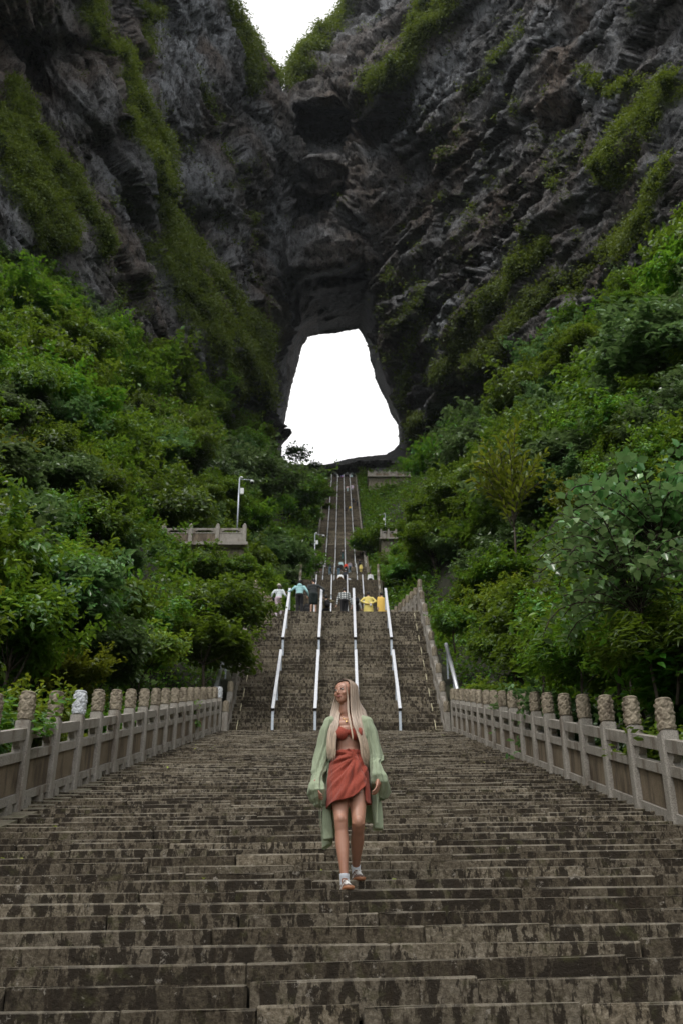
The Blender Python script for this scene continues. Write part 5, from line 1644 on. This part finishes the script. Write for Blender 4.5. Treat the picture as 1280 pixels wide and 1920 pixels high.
sleeve([(W(687, 1351, .01), .045, .06, .03), (W(692, 1372, .01), .056, .070, .10), (W(697, 1396, .02), .058, .074, .13), (W(703, 1418, .02), .062, .076, .13), (W(704.5, 1426, -.01), .054, .06, .12), (W(703, 1431, -.04), .040, .050, .10),
        (W(706, 1442, -.06), .048, .052, .12), (W(709, 1456, -.07), .064, .068, .12), (W(711, 1470, -.05), .072, .074, .14), (W(715, 1484, -.0), .058, .062, .18), (W(715, 1496, .03), .036, .042, .22), (W(715, 1499, .03), .02, .024, .22)], 'sleeve')
# wide cuff mouths, open towards the hands
for (c, r_, tl) in ((W(594.5, 1481, -.16), .052, .9), (W(708, 1473, -.13), .045, .9)):
    pass
st = MB(); st.tube([W(601, 1510, -.05), W(602, 1535, -.06), W(602.5, 1556, -.05), W(603, 1579, -.05)], .0024, 5); st.tube([W(598.5, 1510, -.05), W(599, 1530, -.05), W(599.5, 1552, -.05)], .002, 5)
st.obj('tie_strings', M_GREEN, robe, True)

# hair
def hair_material():
    m, t, b = new_mat('ash_blond_hair')
    at_ = N(t, 'ShaderNodeAttribute'); at_.attribute_name = 'tint'
    at2 = N(t, 'ShaderNodeAttribute'); at2.attribute_name = 'along'
    c = ramp(t, at2.outputs['Fac'], [(0.0, (0.10, 0.062, 0.038)), (0.12, (0.19, 0.125, 0.08)), (0.34, (0.40, 0.31, 0.23)), (0.6, (0.56, 0.465, 0.385)), (1.0, (0.60, 0.48, 0.345))])
    c = mix(t, 1.0, c, ramp(t, at_.outputs['Fac'], [(0, (.62, .56, .52)), (.5, (1, 1, 1)), (1, (1.2, 1.18, 1.15))]), 'MULTIPLY')
    t.links.new(c, b.inputs['Base Color']); b.inputs['Roughness'].default_value = .42; b.inputs['Sheen Weight'].default_value = .2
    return m
M_HAIR = hair_material()
def strands():
    rng = random.Random(4)
    V, F, T, A = [], [], [], []
    def strand(pts, r0, tint, a0=0.0):
        base = len(V); n = len(pts); prev = None
        for i, p in enumerate(pts):
            d = (pts[min(i + 1, n - 1)] - pts[max(i - 1, 0)]).normalized()
            if prev is None: prev = d.orthogonal().normalized()
            x = (prev - d * prev.dot(d)).normalized(); prev = x; y = d.cross(x)
            t = i / (n - 1); r = r0 * (1 - .15 * t) * (1 if i < n - 1 else .25)
            for k in range(3):
                a = k * math.pi / 1.5
                V.append(p + (x * math.cos(a) + y * math.sin(a)) * r); T.append(tint); A.append(a0 + (1 - a0) * t)
        for i in range(n - 1):
            for k in range(3):
                a, b = base + i * 3 + k, base + i * 3 + (k + 1) % 3
                F.append((a, b, b + 3, a + 3))
    def cr(P, n):
        out_ = []
        Q = [P[0]] + P + [P[-1]]
        for i in range(1, len(Q) - 2):
            for s in range(n):
                t = s / n; a, b, c, d = Q[i - 1], Q[i], Q[i + 1], Q[i + 2]
                out_.append(0.5 * ((2 * b) + (c - a) * t + (2 * a - 5 * b + 4 * c - d) * t * t + (3 * b - 3 * c + d - a) * t ** 3))
        out_.append(P[-1]); return out_
    def scalp(phi, th, k=1.0):
        k *= 1.13
        # phi around (0 = face front), th from the top
        q = Vector((math.sin(phi) * math.sin(th) * .077, .013 - math.cos(phi) * math.sin(th) * .094, .020 + math.cos(th) * .090)) * 1
        return HC + HR @ (q * k)
    part = Hp(.012, -.045, .095)
    # image right mass (her left side and back)
    ip = [1310, 1332, 1360, 1386, 1410, 1430]
    def edge(py, u, dy, inner, outer, sig):
        a = np.interp(py, ip, inner); b = np.interp(py, ip, outer)
        return W(a + (b - a) * u + rng.gauss(0, sig), py, dy)
    RI, RO = [655, 658, 663.5, 673, 678, 681], [676, 683.5, 690, 693, 694, 693]
    LI, LO = [632, 639, 634, 629, 628.5, 626], [624, 621.5, 617, 614.5, 614.5, 616]
    for i in range(1500):
        u = (rng.randrange(26) + .5 + rng.gauss(0, .36)) / 26; u = min(1, max(0, u)); w = rng.random()
        start = Hp(.006 + .006 * rng.random(), -.060 + .12 * w, .094 + .018 * math.sin(w * 3.0))
        phi = math.radians(60 + 125 * u)
        p1 = scalp(phi, .9 + .15 * rng.random(), 1.04); p2 = scalp(phi, 1.60, 1.09)
        lay = rng.random() * .03
        end_py = 1424 + rng.gauss(0, 6) - 9 * abs(u - .55) - 5 * math.sin(u * 40)
        rs = .7 + 1.2 * rng.random() ** 2
        strand(cr([start, p1, p2, edge(1332, u, -.075 + .13 * u + lay, RI, RO, .5), edge(1360, u, -.140 + .17 * u + lay, RI, RO, .7), edge(1386, u, -.150 + .17 * u + lay, RI, RO, .8), edge(end_py, u, -.145 + .15 * u + lay, RI, RO, 1.2)], 3), .0018 * rs, max(0, min(1, .5 + .35 * math.sin(u * 63) + rng.gauss(0, .2))))
    # image left mass (her right side), seen past the cheek
    for i in range(900):
        u = (rng.randrange(16) + .5 + rng.gauss(0, .36)) / 16; u = min(1, max(0, u)); w = rng.random()
        start = Hp(-.002 - .006 * rng.random(), -.050 + .11 * w, .096 + .018 * math.sin(w * 3.0))
        phi = math.radians(-165 + 80 * u)
        p1 = scalp(phi, .95, 1.04); p2 = scalp(phi, 1.65, 1.07); lay = rng.random() * .025
        end_py = 1411 + rng.gauss(0, 5) + 5 * math.sin(u * 30)
        strand(cr([start, p1, p2, edge(1332, u, .0 + .03 * u + lay, LI, LO, .5), edge(1360, u, -.095 + .05 * u + lay, LI, LO, .6), edge(1386, u, -.115 + .05 * u + lay, LI, LO, .8), edge(end_py, u, -.125 + .05 * u + lay, LI, LO, 1.2)], 3), .0019, max(0, min(1, .5 + .35 * math.sin(u * 47) + rng.gauss(0, .2))))
    # thin lock in front of the shoulder
    for i in range(110):
        j = rng.gauss(0, .8)
        strand(cr([Hp(.012, -.066, .088), Hp(.052, -.070, .045), W(651.5 + j * .6, 1306, -.085), W(652.5 + j * .8, 1334, -.105), W(657.5 + j * .7, 1362, -.150), W(661 + j * .5, 1381 + rng.gauss(0, 3), -.165)], 3), .0016, .3 + .6 * rng.random(), 0)
    # skull cap underneath so that no skin shows through
    cap = MB(); cap.ellipsoid(Hp(0, .018, .024), (.087, .104, .0975), HR, 28, 18)
    n0 = len(V)
    for p in cap.v:
        q = HR.transposed() @ (Vector(p) - HC)
        V.append(Vector(p)); T.append(.2); A.append(.06 if q.z > 0 else .25)
    keep = []
    for fc in cap.f:
        c = sum((HR.transposed() @ (Vector(cap.v[i]) - HC) for i in fc), Vector()) / len(fc)
        if c.y > -.035 + max(0, (.07 - c.z)) * .35 or c.z > .082: keep.append(tuple(i + n0 for i in fc))
    F.extend(keep)
    me = mesh('hair', V, F, True, M_HAIR)
    for nm, arr in (('tint', T), ('along', A)):
        a = me.attributes.new(nm, 'FLOAT', 'POINT'); a.data.foreach_set('value', arr)
    link('hair', me, None, woman)
strands()

# shoes and socks
M_SUEDE = cloth('brown_suede', (.10, .050, .032), .9, 120); M_SOLE = simple('gum_rubber_sole', (.30, .13, .06), .55, 0, .1, 30)
M_SOCK = cloth('white_sock', (.75, .80, .88), .9, 120); M_LACE = cloth('white_lace', (.72, .72, .70), .8, 120)
def shoe(ankle, toe, heel, gz, pitch=0.0):
    d = Vector((toe.x - heel.x, toe.y - heel.y, 0)); L = .265
    ang = math.atan2(d.y, d.x)
    root = Vector((heel.x, heel.y, gz)) - d.normalized() * .035
    M = Matrix.Translation(root) @ Matrix.Rotation(ang, 4, 'Z') @ Matrix.Rotation(pitch, 4, 'Y')
    T = lambda x, y, z: M @ Vector((x, y, z))
    prof = [(0, .022, .0), (.02, .032, .0), (.08, .034, 0), (.15, .040, 0), (.20, .043, 0), (.24, .036, 0), (.262, .018, 0)]
    sb = MB(); n = len(prof)
    up_ = [.028] * n
    ring = [(x, w) for x, w, _ in prof] + [(x, -w) for x, w, _ in prof[::-1]]
    sb.add([T(x, y, 0) for x, y in ring] + [T(x, y * 1.03, .026) for x, y in ring], [tuple(range(2 * n))[::-1], tuple(range(2 * n, 4 * n))] + [(i, (i + 1) % (2 * n), 2 * n + (i + 1) % (2 * n), 2 * n + i) for i in range(2 * n)])
    so = sb.mesh('sole', True)
    b = MB(); v, f = [], []
    st_ = [(.004, .026, .078), (.03, .035, .098), (.07, .037, .102), (.10, .037, .095), (.14, .039, .068), (.18, .041, .052), (.215, .038, .044), (.243, .028, .038), (.256, .012, .030)]
    m = 14
    for x, w, h in st_:
        for k in range(m + 1):
            a = math.pi * k / m
            v.append(T(x, math.cos(a) * w, .022 + max(0, math.sin(a)) ** .8 * (h - .022)))
    for i in range(len(st_) - 1):
        for k in range(m): f.append((i * (m + 1) + k, i * (m + 1) + k + 1, (i + 1) * (m + 1) + k + 1, (i + 1) * (m + 1) + k))
    f.append(tuple(range(m + 1))); f.append(tuple(len(v) - m - 1 + k for k in range(m + 1))[::-1])
    b.add(v, f)
    s = b.obj('shoe', M_SUEDE, woman, True)
    link('sole', so, M_SOLE, s)
    lb_ = MB()
    for k in range(6):
        x = .105 + k * .017; h = np.interp(x, [.10, .14, .18, .215], [.088, .071, .055, .047])
        w = .024 - .001 * k
        lb_.tube([T(x - .004, -w, h - .008), T(x, 0, h + .003), T(x + .006, w, h - .008)], .0042, 6)
    lb_.tube([T(.105, 0, .091), T(.10, .02, .097), T(.115, .028, .085)], .003, 5); lb_.tube([T(.105, 0, .091), T(.10, -.02, .097), T(.115, -.028, .085)], .003, 5)
    lb_.obj('laces', M_LACE, s, True)
    sd = MB()
    for sy in (-1, 1):
        for k in range(3):
            x = .075 + k * .024
            sd.tube([T(x + .022, sy * .029, .066 - .004 * k), T(x, sy * .0385, .030)], .0035, 5)
    sd.obj('side_stripes', M_LACE, s)
    MB().loft([(*T(.045, 0, .070), .034, .036), (*T(.045, 0, .095), .034, .036), (*(ankle + Vector((0, 0, -.01))), .037, .038), (*(ankle + Vector((0, 0, .012))), .038, .039)], 16, False).obj('sock', M_SOCK, s, True)
shoe(a1 + Vector((0, 0, .012)), toe1, heel1, gz1, 0); shoe(a2 + Vector((0, 0, -.0)), toe2, heel2, gz2 + .012, .10)
# ------------------------------------------------------------------ terraces, camera masts, rock lip, single plants
def terrace(px0, px1, py_floor, Y, depth, n, label, wall_h, group=None):
    a = pt(px0, py_floor, Y); b_ = pt(px1, py_floor, Y); z = a.z
    root = empty('terrace', (a.x, Y, z)); tag(root, label, 'terrace', group)
    L = b_.x - a.x
    MB().box((L / 2, depth / 2 - .2, -.10), (L / 2 + .25, depth / 2 + .2, .10)).obj('floor_slab', M_GRAN, root)
    MB().box((L / 2, depth / 2 + .1, -.2 - wall_h / 2), (L / 2, depth / 2, wall_h / 2 - .003)).obj('retaining_wall', M_KERB, root)
    # front fence of the terrace
    sp = L / n
    for i in range(n + 1):
        p = link('post', POSTM2, None, root, (i * sp, 0, 0))
        if i == n: break
        x0, x1 = i * sp + .1, (i + 1) * sp - .1; m = (x0 + x1) / 2; h = (x1 - x0) / 2
        MB().box((m, 0, 1.02), (h, .06, .06)).obj('top_rail', M_GRAN, root)
        MB().box((m, 0, .40), (h, .035, .34)).obj('panel', M_PANEL if i % 3 else M_GRAN, root)
        MB().box((m, 0, .76), (h, .055, .035)).obj('frame', M_GRAN, root)
        for s, x in ((1, x0), (-1, x1)):
            bb = MB(); o1 = [(0, .80), (.22 * s, .80), (.12 * s, .86), (.30 * s, .91), (.30 * s, .957), (0, .957)]
            bb.add([(x + l, y, zz) for y in (-.05, .05) for l, zz in o1], [tuple(range(6)), tuple(range(6, 12))[::-1]] + [(k, k + 6, (k + 1) % 6 + 6, (k + 1) % 6) for k in range(6)])
            bb.obj('bracket', M_GRAN, root)
    return root
_b = MB(); _b.box((0, 0, .62), (.12, .12, .62), ch=.02); _b.tube([(0, 0, 1.22), (0, 0, 1.30), (0, 0, 1.36), (0, 0, 1.42)], [.085, .10, .095, .03], 12)
POSTM2 = _b.mesh('post', False, M_GRAN)
terrace(255, 458, 1021, 60, 5, 4, 'stone terrace with carved fence among the trees left of the stairs', 2.2)
terrace(690, 768, 893.5, 200, 6, 6, 'far stone terrace with a grey wall right of the top of the stairs', 3.0)
terrace(714, 742, 1010, 128, 4, 2, 'small stone platform in the trees right of the long flight', 2.5)
def mast(px, py0, py1, Y, side, label):
    a, b_ = pt(px, py0, Y), pt(px, py1, Y); h = b_.z - a.z; s = min(h / 3.6, 1.25)
    root = empty('camera_mast', a); tag(root, label, 'camera mast')
    MB().tube([(0, 0, -1.5), (0, 0, h)], [.065 * s, .05 * s], 10).obj('pole', M_POSTM, root, True)
    MB().tube([(0, 0, h - .12 * s), (side * .85 * s, 0, h - .16 * s)], .028 * s, 8).obj('arm', M_POSTM, root, True)
    d = MB(); d.loft([(side * .85 * s, 0, h - .18 * s, .05 * s, .05 * s), (side * .85 * s, 0, h - .24 * s, .13 * s, .13 * s), (side * .85 * s, 0, h - .36 * s, .15 * s, .15 * s)], 14)
    c = d.obj('camera_dome', C_('white_housing', .7, .72, .72), root, True)
    MB().ellipsoid((side * .85 * s, 0, h - .38 * s), (.11 * s, .11 * s, .10 * s)).obj('lens_glass', M_BLACKM, c, True)
    MB().ellipsoid((side * .12 * s, 0, h + .02 * s), (.11 * s, .10 * s, .09 * s)).obj('small_camera', C_('white_housing', .7, .72, .72), root, True)
    MB().box((side * .20 * s, 0, h - 1.05 * s), (.12 * s, .08 * s, .22 * s), ch=.01).obj('control_box', C_('white_housing', .7, .72, .72), root)
mast(445.5, 984, 896, 61, 1, 'grey mast with a white dome camera behind the left terrace')
mast(722, 1000, 963, 129, -1, 'small white camera mast on the platform right of the long flight')
mast(590, 1060, 1000, 118, 1, 'thin pole with a white lamp left of the long flight')
# rock lip over the head of the stairs
def rock_lip():
    pts = [(598, 877, .5), (622, 872, 1.0), (645, 867, 1.5), (668, 862, 1.7), (700, 859, 1.6), (735, 859, 1.5), (780, 866, 1.2)]
    v, f = [], []; m = 14; n = 60
    P = np.array(pts)
    rr = np.random.RandomState(2)
    for i in range(n):
        px = np.interp(i / (n - 1), np.linspace(0, 1, len(P)), P[:, 0]); py = np.interp(i / (n - 1), np.linspace(0, 1, len(P)), P[:, 1]); r = np.interp(i / (n - 1), np.linspace(0, 1, len(P)), P[:, 2])
        c = pt(px, py, 237)
        for k in range(m):
            a = 2 * math.pi * k / m
            q = 1 + .3 * float(pnoise(np.array([[c.x * .35, math.cos(a) * 1.2, math.sin(a) * 1.2 + 5]]))[0]) + .12 * rr.rand()
            v.append((c.x, c.y + 3.5 + math.cos(a) * 3.5 * q, c.z - r * .55 + math.sin(a) * r * .5 * q))
    for i in range(n - 1):
        for k in range(m):
            f.append((i * m + k, i * m + (k + 1) % m, (i + 1) * m + (k + 1) % m, (i + 1) * m + k))
    f.append(tuple(range(m))[::-1]); f.append(tuple((n - 1) * m + k for k in range(m)))
    me = mesh('rock_ledge', v, f, False, M_CLIFF)
    o = link('rock_ledge', me); tag(o, 'flat dark rock ledge spanning the head of the stairs beneath the gate', 'rock')
rock_lip()
# single trees that stand out
kind('sparse', (61,), 2.0, 2.2, 30, 620, 0.42, M_LEAFC, 2.0, .07, flat=.4)
def stem_kind(key, seeds, n, L, spread, arch, leaf, asp, mat, step, up, base, thick, w=.5):
    out_ = []
    for sd in seeds:
        rng = np.random.RandomState(sd); C, Nn, T = [], [], []; tb = MB()
        tb.tube([(0, 0, -base), (0, 0, -base * .5), (0, 0, .1 * L)], [thick, thick * .8, thick * .5], 6)
        for i in range(n):
            az = rng.rand() * 6.28; h0 = rng.rand() * .35 * L; ln = L * (.55 + .5 * rng.rand()); sp = spread * (.3 + rng.rand())
            p = np.array([0, 0, h0]); d = np.array([math.cos(az) * sp, math.sin(az) * sp, 1.0]); d /= np.linalg.norm(d); pts = [p.copy()]
            m = max(3, int(ln / step))
            for j in range(m):
                d = d + np.array([0, 0, -arch * (j / m)]) + rng.normal(size=3) * .05; d /= np.linalg.norm(d)
                p = p + d * step; pts.append(p.copy())
                if j > 1:
                    for s in (-1, 1):
                        side = np.cross(d, [0, 0, 1]); side = side / max(np.linalg.norm(side), .1) * s
                        side = side * math.cos(j * 1.9) + np.cross(d, side) * math.sin(j * 1.9)
                        dirv = side + d * up; dirv /= np.linalg.norm(dirv)
                        C.append(p + dirv * leaf * .55); Nn.append(np.cross(dirv, np.cross([0, 0, 1.0], dirv)) + rng.normal(size=3) * .3); T.append(dirv)
            tb.tube([tuple(q) for q in pts[::2] + [pts[-1]]], [thick * .35] * (len(pts[::2])) + [thick * .08], 4)
        C, Nn, T = np.array(C), np.array(Nn), np.array(T); k = len(C); s = leaf * (.7 + .55 * rng.rand(k))[:, None]
        Nn -= T * np.sum(Nn * T, 1)[:, None]; Nn /= np.maximum(np.linalg.norm(Nn, axis=1)[:, None], 1e-6); B = np.cross(Nn, T)
        fo = .10
        V = np.stack([C - T * s * .5, C + B * s * asp * .5 * w * 2 - T * s * .18 + Nn * s * fo, C + B * s * asp * .36 + T * s * .18 + Nn * s * fo, C + T * s * .55 - Nn * s * .12,
                      C - B * s * asp * .36 + T * s * .18 + Nn * s * fo, C - B * s * asp * .5 * w * 2 - T * s * .18 + Nn * s * fo], 1).reshape(-1, 3)
        i = np.arange(k)[:, None] * 6
        F = np.concatenate([np.hstack([i, i + a_, i + a_ + 1]) for a_ in (1, 2, 3, 4)])
        me = mesh_np('crown', V, F, False, mat, {'tint': np.repeat(rng.rand(k) * .9, 6)})
        out_.append((me, tb.mesh('trunk', True, M_BARK)))
    KINDS[key] = (out_, L * .5, L, base)
stem_kind('sapling', (62,), 44, 4.6, .42, .10, .40, .40, M_LEAFY, .24, .9, 2.4, .07)
stem_kind('heart', (63, 64), 46, 1.9, .95, .35, .150, .80, M_LEAFP, .12, .25, 2.2, .03)
kind('bamboo', (65,), 1.1, 1.8, 40, 3800, 0.19, M_LEAF, 1.0, .03, asp=.18, flat=.8, droop=.5)
_r = random.Random(5)
def single(key, name, px, py, Y, sc, label, cat, group=None):
    L, R, H, base = KINDS[key]
    p = pt(px, py, Y)
    return put_tree(name, key, (p.x, p.y, p.z - base * sc), sc, _r.uniform(0, 6), label, cat, group, _r)
single('sparse', 'sparse_tree', 556, 855, 226, 1.7, 'thin sparse tree standing against the bright sky in the rock gate', 'tree')
single('sparse', 'sparse_tree', 592, 874, 224, 1.1, 'small bush at the left end of the rock ledge under the gate', 'bush')
single('sapling', 'yellow_sapling', 960, 985, 44, 1.0, 'bright yellow green sapling with upright shoots rising right of the stairs', 'tree')
for px, py, Y, sc, lab in ((1130, 1075, 17, 1.0, 'lower left'), (1235, 1010, 16, 1.2, 'upper right'), (1215, 1150, 15.5, 1.0, 'lower right'), (1160, 1190, 18.5, .9, 'lowest')):
    single('heart', 'heart_leaf_shrub', px, py, Y, sc, '%s shrub with large pale heart shaped leaves above the right balustrade' % lab, 'shrub')
for px, py, Y, sc in ((1080, 1225, 20, 1.0), (1180, 1225, 17, 1.0), (1250, 1200, 15.5, 1.0), (1010, 1235, 24, 1.0)):
    o = single('bamboo', 'bamboo_clump', px, py, Y, sc, '%s narrow leaved bamboo clump right behind the right balustrade' % {1080: 'second from left', 1180: 'third from left', 1250: 'rightmost', 1010: 'leftmost'}[px], 'bamboo', 'bamboo behind the right balustrade')
# trees on the flat ground behind the head of the stairs
for i, (px, py, Y, sc, key) in enumerate(((540, 905, 222, .9, 'far'), (575, 905, 219, .75, 'farc'), (505, 880, 222, 1.0, 'far'), (470, 855, 218, 1.1, 'far'), (790, 880, 214, .9, 'farc'), (835, 870, 210, 1.0, 'far'), (690, 950, 196, .6, 'far'), (740, 940, 196, .9, 'far'), (600, 915, 217, .45, 'far'), (700, 905, 215, .5, 'far'))):
    single(key, 'slope_tree', px, py, Y, sc, 'green tree on the uppermost slope beside the head of the stairs', 'tree', 'green trees beside the head of the stairs')
# branch of leaves reaching over the balustrade left of the second flight
for px, py, Y, sc, lab in ((412, 1165, 39.5, .95, 'leafy shrub spilling over the steep left balustrade of the second flight'), (388, 1215, 37.5, 1.0, 'lower leafy shrub beside the steep left balustrade of the second flight'), (428, 1118, 43.5, .95, 'leafy shrub hiding the landing fence behind the woman in pink trousers'), (850, 1175, 40, .6, 'leafy shrub spilling over the steep right balustrade of the second flight')):
    single('near', 'shrub', px, py, Y, sc, lab, 'shrub')
for i, (px, py, Y, sc, key) in enumerate(((285, 1085, 54, .75, 'mid'), (340, 1075, 56, .62, 'midc'), (392, 1082, 55, .62, 'mid'), (445, 1085, 56, .6, 'midl'), (250, 1050, 56, .8, 'midl'))):
    single(key, 'broadleaf_tree', px, py, Y, sc, ['leftmost', 'second', 'third', 'rightmost', 'farthest left'][i] + ' low tree growing right below the stone terrace', 'tree')
# fallen leaves on the steps
def fallen():
    rng = np.random.RandomState(8); v = []
    n = 70; y = rng.uniform(9, 33, n); x = XC + rng.uniform(-3.4, 3.4, n)
    x = np.where(rng.rand(n) < .55, XC + np.sign(x - XC) * rng.uniform(2.8, 3.5, n), x)
    z = np.array([-2.2136 + (math.floor((q + 1.2) / .41222) + 1) * .15582 + .03 for q in y])
    C = np.stack([x, y, z], 1)
    V, F, k = leaves_np(C, np.array([0, -.5, 1.0]) + rng.normal(size=C.shape) * .3, .035 + .05 * rng.rand(n), rng, .6, shape='full')
    tag(link('fallen_leaves', mesh_np('fallen_leaves', V, F, False, M_LEAFY, {'tint': np.repeat(rng.rand(n), k)})), 'bright green leaves and weeds lying on the steps', 'leaves', kind='stuff')
fallen()
